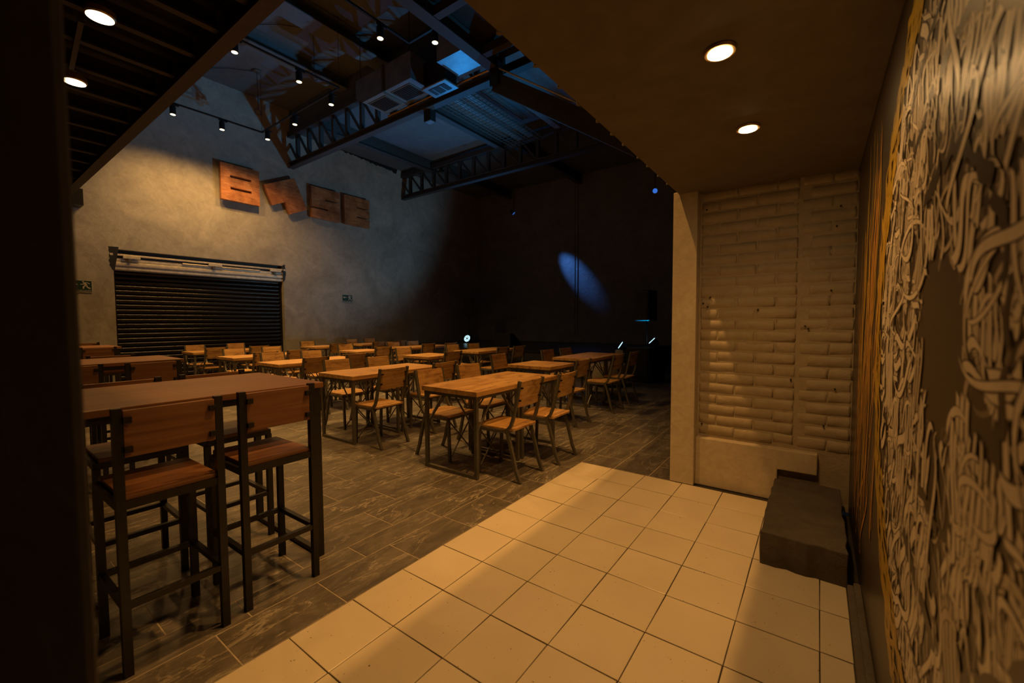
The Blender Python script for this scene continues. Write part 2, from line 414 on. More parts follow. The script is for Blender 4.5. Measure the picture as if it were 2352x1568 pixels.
for row in range(23):
    z = 0.43+BH*(row+0.5)
    if z > ZS-0.02: break
    for (xa, xb_, sh) in ((1.06, 1.745, 0.0), (1.765, XR, 0.09)):
        x = xa-(0.137 if (row % 2) else 0.0)-sh
        while x < xb_-0.05:
            L = 0.274; x0, x1 = max(x, xa), min(x+L, xb_)
            if x1-x0 > 0.07:
                half = (x1-x0) < 0.2
                o = bpy.data.objects.new('brick', variants[random.randint(6, 9) if half else random.randint(0, 5)]); C.objects.link(o); o.parent = wb
                base = 0.137 if half else 0.274
                o.scale = ((x1-x0)/base, 1, 1); o.location = ((x0+x1)/2, 0.1125+random.uniform(-0.003, 0.003), z+random.uniform(-.005, .005)); o.rotation_euler = (random.uniform(-.02, .02), random.uniform(-.012, .012), random.uniform(-.012, .012))
            x += L
b = MB(); b.box(0.855, 1.05, 0.0, 0.35, 0, ZS+0.02); b.build('column', M['cream'], wb, bevel=0.006)
b = MB(); b.prism([(1.05, 0.0), (1.65, 0.0), (1.65, 0.25), (1.90, 0.25), (1.90, 0.41), (1.05, 0.41)], 0.05, 0.16, 'y'); b.build('plinth', M['cream'], wb, bevel=0.008)
for (hx, hz_) in ((1.085, 1.55), (1.12, 1.52), (1.14, 1.60), (1.49, 1.49), (1.95, 1.62), (1.97, 2.08), (1.99, 2.22), (1.80, 1.36), (1.82, 1.34), (1.09, 0.52), (1.93, 0.62), (1.99, 0.90), (1.72, 0.95), (1.10, 2.33)):
    b = MB(); b.lathe([(0.007, -0.004), (0.007, 0.004)], 8, (hx, 0.098, hz_), Matrix.Rotation(PI/2, 3, 'X')); b.build('drill_hole', M['black'], wb)
# upper wall above the low entrance ceiling
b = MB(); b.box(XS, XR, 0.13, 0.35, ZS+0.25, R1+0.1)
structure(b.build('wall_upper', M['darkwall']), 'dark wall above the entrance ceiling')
# low entrance ceiling
b = MB(); b.box(XS, XR, YN, 0.115, ZS, ZS+0.24)
ce = structure(b.build('ceiling', M['ceil'], bevel=0.004), 'low brown entrance ceiling slab')
for i in range(14):
    y = -3.1+i*0.21+random.uniform(-.05, .05)
    b = MB(); b.lathe([(0.012, -0.006), (0.009, 0.008), (0.002, 0.012)], 7, (XS-0.002, y, ZS+0.005)); b.build('paint_drip', M['ceil'], ce)
# concrete step in the corner
b = MB()
nx, ny = 9, 12; x0, x1, y0, y1, zt = 1.635, 2.035, -0.99, 0.048, 0.192
rr = random.Random(5); vv = []; ff = []
for j in range(ny+1):
    for i in range(nx+1): vv.append((x0+(x1-x0)*i/nx+(rr.uniform(-.006, .006)), y0+(y1-y0)*j/ny+(rr.uniform(-.006, .006)), zt+rr.uniform(-.004, .003)-(0.006 if i in (0, nx) or j in (0, ny) else 0)))
for j in range(ny):
    for i in range(nx): ff.append((j*(nx+1)+i, j*(nx+1)+i+1, (j+1)*(nx+1)+i+1, (j+1)*(nx+1)+i))
ring = [i for i in range(nx+1)]+[j*(nx+1)+nx for j in range(1, ny+1)]+[ny*(nx+1)+i for i in range(nx-1, -1, -1)]+[j*(nx+1) for j in range(ny-1, 0, -1)]
base = len(vv)
for lev, zz in enumerate((0.10, 0.0)):
    for r_ in ring: vv.append((vv[r_][0]+rr.uniform(-.005, .005), vv[r_][1]+rr.uniform(-.006, .004), zz))
n_ = len(ring)
for i in range(n_):
    ff.append((ring[i], ring[(i+1) % n_], base+(i+1) % n_, base+i)); ff.append((base+i, base+(i+1) % n_, base+n_+(i+1) % n_, base+n_+i))
b.add(vv, ff)
tag(b.build('concrete_step', M['concrete'], bevel=0.006), 'dark rough concrete block step in the corner by the mural wall', 'step')

# ------------------------------------------------------------------ mural paint strokes
rng = random.Random(21)
MC = (-2.50, 1.36)
class Paint:
    def __init__(s): s.mb = {k: MB() for k in ('dark', 'low', 'mid', 'light', 'yellow', 'orange')}; s.depth = 0.0004; s.rings = {}
    def stroke(s, tone, pts, w, nib=0.7, taper=0.25):
        s.depth += 0.0000012; x = XR-s.depth; n = len(pts); vv = []; ff = []
        nx, nz = math.cos(nib), math.sin(nib)
        for i, (y, z) in enumerate(pts):
            a = pts[max(i-1, 0)]; c = pts[min(i+1, n-1)]; d = Vector((c[0]-a[0], c[1]-a[1]))
            if d.length < 1e-6: d = Vector((1, 0))
            d.normalize(); perp = (-d.y, d.x)
            k = min(1, (i+0.6)/(n*taper+0.01), (n-0.4-i)/(n*taper+0.01))
            hx, hz = nx*w/2+perp[0]*w*0.045, nz*w/2+perp[1]*w*0.045
            if perp[0]*nx+perp[1]*nz < 0: hx, hz = nx*w/2-perp[0]*w*0.045, nz*w/2-perp[1]*w*0.045
            hx *= 0.82+0.18*k; hz *= 0.82+0.18*k
            vv += [(x, y+hx, z+hz), (x, y-hx, z-hz)]
        for i in range(n-1): ff.append((2*i, 2*i+1, 2*i+3, 2*i+2))
        s.mb[tone].add(vv, ff)
P = Paint()
def bez(p0, p1, p2, p3, n=18):
    o = []
    for i in range(n+1):
        u = i/n; a = (1-u)**3; b_ = 3*u*(1-u)**2; c = 3*u*u*(1-u); d = u**3
        o.append((a*p0[0]+b_*p1[0]+c*p2[0]+d*p3[0], a*p0[1]+b_*p1[1]+c*p2[1]+d*p3[1]))
    return o
def pol(r, th): return (MC[0]+r*math.cos(th)*1.02, MC[1]+r*math.sin(th)*0.95)
def ok(pts): return all(0.05 < z < 2.40 and -3.75 < y < -0.15 for y, z in pts)
def ring_strokes(tone, r0, r1, count, w0, w1):
    for i in range(count):
        th = 2*PI*(i+rng.random())/count; dr = r1-r0
        kind = rng.random(); w = rng.uniform(w0, w1); nib = rng.choice((0.7, 0.55, 0.9, 2.4)) if rng.random() < .3 else 0.75
        a0 = pol(r0+dr*rng.uniform(-.1, .25), th); a1 = pol(r1-dr*rng.uniform(-.1, .3), th+rng.uniform(-.2, .2)*0.5/max(r1, .3))
        sw = rng.uniform(0.25, 0.7)*dr/max(r1, .25)*rng.choice((-1, 1))
        if kind < 0.55:
            m0 = pol(r0+dr*.3, th+sw); m1 = pol(r0+dr*.75, th-sw); pts = bez(a0, m0, m1, a1)
            if rng.random() < .6:
                e = pol(r1-dr*.25, th+sw*.9); f = pol(r1-dr*.45, th+sw*.5); pts += bez(a1, pol(r1+dr*.15, th+sw*.3), pol(r1+dr*.1, th+sw*.9), f, 9)[1:]
        elif kind < 0.8:
            c = pol((r0+r1)/2, th); ra, rb = dr*rng.uniform(.15, .3), dr*rng.uniform(.3, .52); ro = th+rng.uniform(-.6, .6); s0 = rng.uniform(0, 6.28); ln = rng.uniform(3.8, 6.6)
            pts = []
            for q in range(23):
                g = s0+ln*q/22; ex, ez = rb*math.cos(g), ra*math.sin(g); pts.append((c[0]+ex*math.cos(ro)-ez*math.sin(ro), c[1]+ex*math.sin(ro)+ez*math.cos(ro)))
        else:
            th2 = th+rng.uniform(.25, .6)*0.6/max(r1, .3); b0 = pol(r0+dr*rng.uniform(.1, .9), th); b1 = pol(r0+dr*rng.uniform(.1, .9), th2)
            pts = bez(b0, pol(r1+dr*.1, th+.05), pol(r0-dr*.1, th2-.05), b1)
        if ok(pts):
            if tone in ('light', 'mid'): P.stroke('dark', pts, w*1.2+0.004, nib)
            P.stroke(tone, pts, w, nib)
def letters(count, r0, r1):
    # groups of tall parallel pen strokes closed by a crossing loop
    for i in range(count):
        r = math.sqrt(rng.uniform(r0*r0, r1*r1)); th = rng.uniform(0, 2*PI); cy, cz = pol(r, th); k = rng.randint(2, 5); h = rng.uniform(.09, .22); sp = rng.uniform(.022, .038); w = rng.uniform(.014, .027)
        lean = rng.uniform(-.03, .03); tone = 'light' if rng.random() < .72 else 'mid'
        for q in range(k):
            y = cy+(q-k/2)*sp; hh = h*rng.uniform(.75, 1.15); b_ = rng.uniform(-.03, .03)
            pts = bez((y+lean, cz+hh/2), (y+lean+b_, cz+hh*.2), (y-b_, cz-hh*.2), (y-lean, cz-hh/2), 12)
            hk = rng.choice((-1, 1))*rng.uniform(.02, .045)
            pts += bez(pts[-1], (y-lean, cz-hh/2-.03), (y-lean+hk, cz-hh/2-.03), (y-lean+hk, cz-hh/2+.02), 6)[1:]
            if ok(pts) and min(math.hypot(a_-MC[0], c_-MC[1]) for a_, c_ in pts) > 0.165:
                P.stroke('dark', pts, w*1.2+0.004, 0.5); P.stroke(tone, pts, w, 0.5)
        if rng.random() < .6:
            g0 = rng.uniform(0, 6.28); ra, rb = k*sp*.6, h*.35; pts = [(cy+ra*math.cos(g0+5.2*q/18), cz+rb*math.sin(g0+5.2*q/18)) for q in range(19)]
            if ok(pts) and min(math.hypot(a_-MC[0], c_-MC[1]) for a_, c_ in pts) > 0.165:
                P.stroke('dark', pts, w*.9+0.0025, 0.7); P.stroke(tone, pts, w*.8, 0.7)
RINGS = ((0.19, 0.44, 1.0), (0.42, 0.66, 1.0), (0.62, 0.86, 1.0), (0.82, 0.98, .9))
for r0, r1, q in RINGS:
    c = int(80*r1)
    ring_strokes('low', r0, r1, int(c*.6), 0.008, 0.020); ring_strokes('dark', r0, r1, int(c*.5), 0.010, 0.025)
    ring_strokes('mid', r0, r1, int(c*.45), 0.006, 0.018)
letters(110, 0.2, 0.95)
for r0, r1, q in RINGS:
    ring_strokes('light', r0, r1, int(62*r1), 0.010, 0.034)
for rg, wg in ((0.40, 0.030), (0.645, 0.034), (0.83, 0.022)):
    for q in range(26):
        th = 2*PI*q/26+rng.uniform(-.05, .05); pts = [pol(rg+0.012*math.sin(q*1.7+u*.5), th+0.26*u/10) for u in range(11)]
        if ok(pts): P.stroke('dark', pts, wg*rng.uniform(.7, 1.2), th)
letters(34, 0.2, 0.93)
for r0, r1 in ((0.19, 0.66), (0.42, 0.95)): ring_strokes('light', r0, r1, 9, 0.014, 0.028)
for i in range(260):
    th = rng.uniform(0, 2*PI); ln = rng.uniform(.12, .45); r = rng.uniform(0.99, 1.16); pts = [pol(r+0.025*math.sin(u*9+i), th+ln*u) for u in [q/16 for q in range(17)]]
    if ok(pts): P.stroke('yellow', pts, rng.uniform(.014, .034), rng.uniform(0, 3))
for i in range(60):
    y = rng.uniform(-1.45, -0.35); z0 = rng.uniform(.15, 1.6); h = rng.uniform(.35, 1.0); wv = rng.uniform(.05, .3); z1 = min(2.35, z0+h)
    pts = bez((y, z1), (y-wv, z1-.2*h), (y+wv, z0+.1*h), (y+wv*.6, z0), 20)+bez((y+wv*.6, z0), (y+wv*.3, z0-.1), (y+wv*1.2, z0-.08), (y+wv*1.3, z0+h*.5), 10)[1:]
    if ok(pts): P.stroke('orange' if i % 3 else 'yellow', pts, rng.uniform(.008, .022), 0.6)
for k_, mb in P.mb.items():
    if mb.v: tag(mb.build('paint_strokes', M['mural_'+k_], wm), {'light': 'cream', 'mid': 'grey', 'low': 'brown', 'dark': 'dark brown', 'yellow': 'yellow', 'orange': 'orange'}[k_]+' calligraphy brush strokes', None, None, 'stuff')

# ------------------------------------------------------------------ roof
b = MB(); b.box(XL-0.3, XR+0.2, YN-0.2, YT1+0.1, R1, R1+0.15); structure(b.build('ceiling', M['roof']), 'grey hall roof on the camera side of the near truss')
b = MB(); b.box(XL-0.3, XS+0.3, YT1+0.1, YB+0.2, R2, R2+0.12)
structure(b.build('ceiling', M['roof']), 'grey lower hall roof over the trusses and stage')
b = MB(); b.box(XL, XS+0.3, YT1+0.02, YT1+0.1, R2, R1)
structure(b.build('wall_step', M['roof']), 'short wall where the roof steps down above the near truss')
def beam_y(name, x0, x1, y0, y1, z0, z1, mat, label, group=None):
    mb = MB(); t_ = 0.02
    mb.box(x0, x1, y0, y1, z0, z0+t_); mb.box((x0+x1)/2-t_/2, (x0+x1)/2+t_/2, y0, y1, z0+t_, z1-t_); mb.box(x0, x1, y0, y1, z1-t_, z1)
    return tag(mb.build(name, mat), label, 'beam', group)
beam_y('roof_beam', -8.05, -7.72, -2.0, YT1, 7.18, R1, M['roof'], 'wide flat roof beam above the left lighting track')
beam_y('roof_beam', -6.50, -6.05, -2.0, YT1, 7.18, R1, M['roof'], 'wide flat roof beam above the right side of the lighting track')
beam_y('purlin', -6.05, -5.88, YT1+0.06, YT2, 6.55, 6.88, M['truss'], 'blue lit purlin between the two trusses near the wire tray')
beam_y('purlin', -9.15, -8.95, YT1+0.06, YT2, 6.55, 6.88, M['truss'], 'purlin between the two trusses above the last two sign letters')
beam_y('purlin', -8.85, -8.65, YT2+0.06, YB, 6.55, 6.88, M['truss'], 'purlin running from the far truss to the stage wall, shutter side')
beam_y('purlin', -5.60, -5.42, YT2+0.06, YB, 6.55, 6.88, M['truss'], 'purlin running from the far truss to the stage wall, middle')
def truss(y, z0, z1, label):
    r = empty('roof_truss', (0, y, 0), label, 'truss', 'roof trusses')
    xa, xb_ = XL, XS
    mb = MB(); mb.box(xa, xb_, -0.08, 0.08, z0, z0+0.02); mb.box(xa, xb_, -0.012, 0.012, z0+0.02, z0+0.13); mb.box(xa, xb_, -0.08, 0.08, z0+0.13, z0+0.15); mb.build('bottom_chord', M['truss'], r)
    mb = MB(); mb.box(xa, xb_, -0.08, 0.08, z1-0.14, z1); mb.build('top_chord', M['truss'], r)
    n = int(round((xb_-xa)/0.62)); st = (xb_-xa)/n
    for i in range(n):
        x = xa+st*(i+0.72)
        mb = MB(); mb.box(x-0.045, x+0.045, -0.045, 0.045, z0+0.15, z1-0.14); mb.build('web_post', M['truss'], r)
        mb = MB(); mb.bar((x-st+0.05, 0, z1-0.15), (x-0.04, 0, z0+0.16), 0.05, 0.05, (0, 1, 0)); mb.build('web_diagonal', M['truss'], r)
    return r
truss(YT1, 5.84, 6.84, 'dark steel lattice truss above the sign letters, nearer the camera')
truss(YT2, 5.86, 6.78, 'dark steel lattice truss farther back, toward the stage')
# steel frame over the entrance side
b = MB(); b.box(-0.10, 0.10, YN, YT1-0.09, 5.85, 5.87); b.box(-0.012, 0.012, YN, YT1-0.09, 5.87, 6.08); b.box(-0.10, 0.10, YN, YT1-0.09, 6.08, 6.10)
fr = empty('upper_floor_frame', (-2.88, 0, 0), 'brown steel upper floor frame with cross joists over the entrance side', 'floor frame')
b.build('edge_beam', M['mezz'], fr)
for y in (-5.2, -4.1, -3.0, -1.9, -0.8, 0.79, 1.90):
    b = MB(); b.box(0.10, 2.88+XR, y-0.06, y+0.06, 5.86, 6.0); b.build('joist', M['mezz'], fr)
b = MB(); b.box(0.1, 2.88+XR, YN, YT1-0.1, 6.10, 6.16); b.build('deck', M['darkdeck'], fr)
r = empty('sloping_beam', (-2.85, 2.32, 5.85), 'dark sloping beam with a tan conduit, beside the entrance ceiling edge', 'beam')
b = MB(); b.bar((0.0, 0, -0.22), (2.6, 0.0, -1.95), 0.10, 0.30, (0, 0, 1)); b.build('beam', M['truss'], r)
b = MB(); b.tube([(0.06, -0.06, 0.0), (2.6, -0.06, -1.74)], 0.014, 8); b.build('conduit', M['white_metal'], r)
b = MB(); b.box(-0.08, 0.10, -0.10, 0.06, -0.30, 0.10); b.build('clamp', M['blacksteel'], r)

# ------------------------------------------------------------------ mezzanine at the upper left
mz = empty('mezzanine', (0, 0, 0), 'dark mezzanine with steel joists at the upper left, over the bar tables', 'mezzanine')
b = MB(); b.box(XL+.006, 1.0, YM-0.12, YM, ZM, ZM+0.02); b.box(XL+.006, 1.0, YM-0.07, YM-0.05, ZM+0.02, ZM+0.26); b.box(XL+.006, 1.0, YM-0.12, YM, ZM+0.26, ZM+0.28); b.build('edge_beam', M['mezz'], mz)
x = -1.85
while x > XL+0.2:
    b = MB(); b.box(x-0.035, x+0.035, YN+0.02, YM-0.12, ZM+0.06, ZM+0.08); b.box(x-0.035, x-0.028, YN+0.02, YM-0.12, ZM+0.08, ZM+0.24); b.build('joist', M['joist'], mz); x -= 0.57
b = MB(); b.box(XL+0.01, 0.88, YN+0.02, YM-0.1, ZM+0.28, ZM+0.34); b.build('deck', M['darkdeck'], mz)
b = MB(); b.bar((-3.1, -2.93, ZM+0.03), (-4.1, -2.85, ZM+0.03), 0.035); b.bar((-4.1, -2.85, ZM+0.03), (-4.12, -2.82, ZM+0.03), 0.035); b.build('conduit', M['mezz'], mz)
b = MB(); b.box(XL+.006, XL+0.35, YM-0.02, YM+0.22, ZM-0.08, ZM+0.25); b.build('wall_bracket', M['blacksteel'], mz)
def disc_light(loc, label, aim=None, power=P_MEZZ, r=0.085, angle=120, grp='round mezzanine downlights'):
    e = empty('disc_downlight', loc, label, 'downlight', grp)
    b = MB(); b.lathe([(r*1.02, 0.0), (r*1.14, 0.01), (r*1.14, 0.05), (r*0.4, 0.07)], 24); b.build('housing', M['brass'], e, True)
    b = MB(); b.lathe([(r, -0.003), (r, 0.002)], 24); b.build('lens', M['lens2'], e)
    spot('downlight_beam', Vector(loc)+Vector((0, 0, -0.02)), Vector(loc)+Vector(aim or (0, 0, -1)), power, WARM2, angle, 0.6 if power < 200 else 1.0, 0.05, e)
    return e
disc_light((-2.80, -2.87, ZM-0.04), 'bright round downlight under the mezzanine, upper of the two')
disc_light((-4.25, -2.81, ZM-0.04), 'bright round downlight under the mezzanine beside the dark wall edge, lower of the two')
disc_light((-6.0, -2.8, ZM-0.04), 'round downlight under the mezzanine hidden behind the dark wall edge')
disc_light((-8.0, -2.8, ZM-0.04), 'round downlight under the mezzanine nearest the shutter wall')
for (x, y) in ((-0.07, -1.3), (1.5, -1.0)):
    disc_light((x, y, 5.78), 'round downlight on the upper floor frame, '+('over the mural side' if x > 1 else 'over the tile edge'), None, P_HIGH, 0.085, 96, 'upper frame downlights')

# entrance downlights
for (y, lab) in ((-1.89, 'round warm downlight in the entrance ceiling, nearer the camera'), (-1.07, 'round warm downlight in the entrance ceiling, nearer the brick wall')):
    loc = (1.54, y, ZS-0.004); e = empty('ceiling_downlight', loc, lab, 'downlight', 'entrance downlights')
    b = MB(); b.lathe([(0.046, -0.010), (0.056, -0.010), (0.060, 0.0), (0.056, 0.004), (0.045, 0.004)], 28); b.build('rim', M['brass'], e, True)
    b = MB(); b.lathe([(0.044, -0.012), (0.044, -0.006)], 28); b.build('lens', M['lens3'], e)
    spot('downlight_beam', Vector(loc)+Vector((0, 0, -0.03)), Vector(loc)+Vector((0, 0, -1)), P_DOWN, WARM2, 140, 0.8, 0.045, e)

# ------------------------------------------------------------------ lighting tracks with spot heads
ZT = 6.10
def track(name, pts, label):
    e = empty(name, (pts[0][0], pts[0][1], ZT), label, 'light track')
    for p, q in zip(pts, pts[1:]):
        b = MB(); b.bar(Vector((p[0]-pts[0][0], p[1]-pts[0][1], 0)), Vector((q[0]-pts[0][0], q[1]-pts[0][1], 0)), 0.035, 0.03); b.build('rail', M['blacksteel'], e)
    for i, p in enumerate(pts):
        b = MB(); b.tube([(p[0]-pts[0][0], p[1]-pts[0][1], 0.01), (p[0]-pts[0][0]+0.01, p[1]-pts[0][1], R1-ZT)], 0.004, 5); b.build('hanger_wire', M['rubber'], e)
    return e
track('light_track', [(-9.42, -0.62), (-9.38, 1.25), (-6.03, 1.25), (-6.03, -0.72)], 'black rectangular light track hanging in front of the sign wall')
track('light_track', [(-3.81, -1.2), (-3.82, 1.17), (-3.02, 1.17)], 'black angled light track hanging beside the upper floor frame')
def spot_head(x, y, label, aim=(0, 0, -1), power=P_TRACK, grp='track spotlights', zl=5.86, ang=120, bl=0.75):
    e = empty('track_spotlight', (x, y, ZT), label, 'spotlight', grp)
    b = MB(); b.box(-0.018, 0.018, -0.06, 0.11, -0.045, -0.016); b.build('adapter', M['blacksteel'], e)
    b = MB(); b.tube([(0, 0, -0.04), (0, 0, -0.08)], 0.012, 6); b.build('stem', M['blacksteel'], e)
    h = zl-ZT
    b = MB(); b.lathe([(0.052, h+0.004), (0.056, h+0.0), (0.056, -0.075), (0.048, -0.065)], 20); b.build('barrel', M['black'], e, True)
    b = MB(); b.lathe([(0.046, h-0.004), (0.054, h-0.004), (0.054, h+0.004), (0.046, h+0.004)], 20); b.build('rim', M['brass'], e, True)
    b = MB(); b.lathe([(0.045, h-0.006), (0.045, h+0.002)], 20); b.build('lens', M['lens'], e)
    loc = Vector((x, y, zl-0.02)); spot('spot_beam', loc, loc+Vector(aim), power, WARM, ang, bl, 0.045, e)
    return e
heads = [(-9.42, -0.53, 'black track spotlight in front of the shutter wall, leftmost of three'), (-9.39, 0.38, 'black track spotlight above the letter B, middle of three on the wall side'), (-9.10, 1.25, 'black track spotlight at the wall side corner of the track, above the letter B'),
         (-7.79, 1.25, 'black track spotlight just right of the near truss end'), (-6.32, 1.25, 'black track spotlight at the right corner of the rectangular track'),
         (-6.03, 0.44, 'black track spotlight in the middle of the right hand rail'), (-6.03, -0.63, 'black track spotlight beside the mezzanine beam, top of the rectangular track'),
         (-3.81, 0.58, 'track spotlight on the angled track, left of two'), (-3.19, 1.16, 'track spotlight on the angled track beside the upper frame, right of two')]
for x, y, lab in heads: spot_head(x, y, lab, (0, 0, -1), P_TRACK*(0.86 if x < -9 else 2.3 if x > -4 else 1.9), ang=146 if x < -9 else 86, bl=0.75 if x < -9 else 1.0)

# ceiling cable roses
for (x, y, lab) in ((-9.26, 1.12, 'small round cable rose with a hanging loop above the letter B'), (-6.74, 1.14, 'small round cable rose between the flat roof beams')):
    e = empty('cable_rose', (x, y, R1-0.004), lab, 'cable rose', 'ceiling cable roses')
    b = MB(); b.lathe([(0.08, -0.04), (0.10, -0.02), (0.10, 0.0)], 14); b.build('rose', M['steel'], e)
    b = MB(); b.tube([(0, 0, -0.03), (0.01, 0, -0.5), (0.0, 0.01, -0.9)], 0.006, 5); b.build('cable', M['rubber'], e)
    b = MB(); b.tube([(0, 0.07*math.sin(q*PI/8), -0.97+0.07*math.cos(q*PI/8)) for q in range(17)], 0.007, 5); b.build('loop', M['rubber'], e)
    b = MB(); b.tube([(0, 0, -0.02), (-0.4, -0.5, -0.03), (-1.0, -0.9, -0.01)], 0.006, 5); b.build('supply_cable', M['rubber'], e)

# ------------------------------------------------------------------ duct and air conditioner
e = empty('air_duct', (-6.2, 1.75, 6.0), 'galvanised air duct with square grilles hung before the near truss', 'duct')
b = MB(); b.prism([(0.0, 0.14), (0.22, 0.0), (1.74, 0.0), (1.74, 0.5), (0.0, 0.5)], 0.0, 0.62, 'y'); b.build('duct_box', M['silver'], e)
b = MB(); b.prism([(2.46, 0.02), (3.16, 0.02), (3.16, 0.5), (2.46, 0.5)], -0.02, 0.60, 'y'); b.build('duct_box', M['silver'], e)
b = MB(); b.box(0.90, 0.95, -0.03, 0.65, -0.015, 0.52); b.build('flange', M['steel'], e)
for gx in (0.28, 1.02):
    b = MB(); b.box(gx, gx+0.58, 0.10, 0.52, -0.012, 0.0); g = b.build('grille_frame', M['steel'], e)
    for q in range(9):
        b = MB(); y = 0.13+q*0.042; b.box(gx+0.04, gx+0.54, y, y+0.02, -0.022, -0.010); b.build('grille_slat', M['blacksteel'], g)
for hx, hy in ((0.15, 0.02), (1.70, 0.02), (3.0, 0.02)):
    b = MB(); b.tube([(hx, hy, 0.5), (hx, hy, 1.4)], 0.006, 5); b.build('hanger_rod', M['rubber'], e)
e = empty('air_conditioner', (-4.15, 2.18, 5.88), 'ceiling cassette air conditioner with a square louvre frame under the duct', 'air conditioner')
b = MB(); b.box(-0.27, 0.29, -0.13, 0.17, 0.03, 0.5); b.build('casing', M['blacksteel'], e)
for hx in (-0.24, 0.26):
    b = MB(); b.tube([(hx, 0.0, 0.5), (hx, 0.0, R1-5.88)], 0.006, 5); b.build('hanger_rod', M['rubber'], e)
b = MB(); b.box(-0.31, 0.33, -0.17, 0.21, 0.0, 0.03); p_ = b.build('face_panel', M['silver'], e, bevel=0.01)
b = MB(); b.box(-0.20, 0.22, -0.09, 0.13, -0.008, 0.0); b.build('intake_grille', M['black'], p_)
for q in (-0.10, 0.10):
    b = MB(); b.box(q, q+0.02, -0.09, 0.13, -0.016, -0.006); b.build('grille_bar', M['silver'], p_)
# pipes lying along the truss
b = MB(); b.tube([(-6.0, 2.425, 5.98), (-4.6, 2.43, 6.0), (-3.0, 2.425, 5.99)], 0.022, 8)
tag(b.build('refrigerant_pipe', M['brass']), 'thin brown pipe run between duct and near truss', 'pipe')
# wire tray
e = empty('wire_tray', (-5.3, 3.2, 6.35), 'wire mesh cable tray hung under the roof between the trusses', 'cable tray')
b = MB()
for q in range(9): b.bar((0.13*q, 0, 0), (0.13*q, 3.0, 0), 0.012)
b.build('long_wires', M['steel'], e); b = MB()
for q in range(24): b.bar((0, 0.13*q, 0.01), (1.04, 0.13*q, 0.01), 0.012)
b.build('cross_wires', M['steel'], e)
for q, xx in enumerate((0.25, 0.6, 1.45)):
    b = MB(); b.box(xx, xx+0.16, 0.1, 2.9, 0.10, 0.16); b.build('tray_duct', M['silver'], e)
for hx, hy in ((0, 0.1), (1.04, 0.1), (0, 2.9), (1.04, 2.9)):
    b = MB(); b.tube([(hx, hy, 0), (hx, hy, R2-6.35)], 0.006, 5); b.build('hanger_rod', M['rubber'], e)

# ------------------------------------------------------------------ sign letters
XF = -10.42
def letter(polys, label, cuts=None):
    e = empty('letter_block', (XF-0.10, 0, 0), label, 'sign letter', 'rust painted sign letters')
    b = MB()
    for p in polys: b.prism(p, 0.0, 0.10)
    b.build('face', M['rust'], e); return e
def slab(parts, label, pins):
    e = empty('letter_block', (XF-0.10, parts[0][0][0], parts[0][0][1]), label, 'sign letter')
    oy, oz = parts[0][0]
    b = MB()
    for p in parts: b.prism([(u-oy, v-oz) for u, v in p], 0.0, 0.10)
    b.build('face', M['rust'], e)
    for (u, v) in pins:
        b = MB(); b.tube([(-(XF-0.10-XL)+0.003, u-oy, v-oz), (0, u-oy, v-oz)], 0.012, 6); b.build('standoff', M['blacksteel'], e)
    return e
def rect(a, b_, c, d): return [(a, c), (b_, c), (b_, d), (a, d)]
B0, B1, Z0, Z1 = 0.69, 1.60, 4.54, 5.46
slab([rect(B0, B0+0.21, Z0, Z1), rect(B1-0.20, B1, Z0, Z1), rect(B0+0.21, B1-0.20, Z0, 4.82), rect(B0+0.21, B1-0.20, 4.88, 5.12), rect(B0+0.21, B1-0.20, 5.18, Z1)], 'large rust brown block letter B on the plaster wall', ((0.8, 4.7), (1.5, 5.3)))
slab([[(1.72, 5.15), (2.55, 5.54), (2.91, 4.72), (2.40, 4.48), (2.27, 4.80), (1.92, 4.64)]], 'tilted rust brown block letter A between B and S', ((2.2, 5.1), (2.6, 4.8)))
S0, S1 = 3.05, 3.97
slab([rect(S0, S1, 5.15, Z1), rect(S0, 3.48, 5.105, 5.15), rect(S0, S1, 4.86, 5.105), rect(3.56, S1, 4.815, 4.86), rect(S0, S1, Z0, 4.815)], 'rust brown block letter S with two short slots', ((3.2, 4.7), (3.8, 5.3)))
E0, E1 = 4.13, 5.05
slab([rect(E0, 4.57, Z0, Z1), rect(4.57, E1, 5.15, Z1), rect(4.57, E1, 4.85, 5.105), rect(4.57, E1, Z0, 4.805)], 'rust brown block letter E, last of the sign, nearest the stage', ((4.3, 4.7), (4.4, 5.3)))

# ------------------------------------------------------------------ roller shutter
e = empty('roller_shutter', (XL, OY0, 0), 'black slatted roller shutter in the plaster wall', 'shutter')
W = OY1-OY0; sh = 0.1075
mb = MB(); prof = [(-0.20, 0.0), (-0.187, 0.015), (-0.172, 0.032), (-0.163, 0.055), (-0.166, 0.078), (-0.180, 0.094), (-0.196, 0.100), (-0.215, 0.100), (-0.215, 0.0)]
n = len(prof); mb.add([(x, 0.03, z) for x, z in prof]+[(x, W-0.03, z) for x, z in prof], [tuple(range(n)), tuple(range(2*n-1, n-1, -1))]+[(i, (i+1) % n, n+(i+1) % n, n+i) for i in range(n)])
sm = mb.mesh('slat', M['shutter'], True)
for q in range(24):
    o = bpy.data.objects.new('slat', sm); C.objects.link(o); o.parent = e; o.location = (random.uniform(-.002, .002), 0, q*sh)
    es = o.modifiers.new('split', 'EDGE_SPLIT'); es.split_angle = math.radians(50)
for yy in (0.0, W-0.045):
    b = MB(); b.box(-0.24, -0.135, yy, yy+0.045, 0, OZ); b.build('guide_rail', M['shutter'], e)
hz0 = OZ
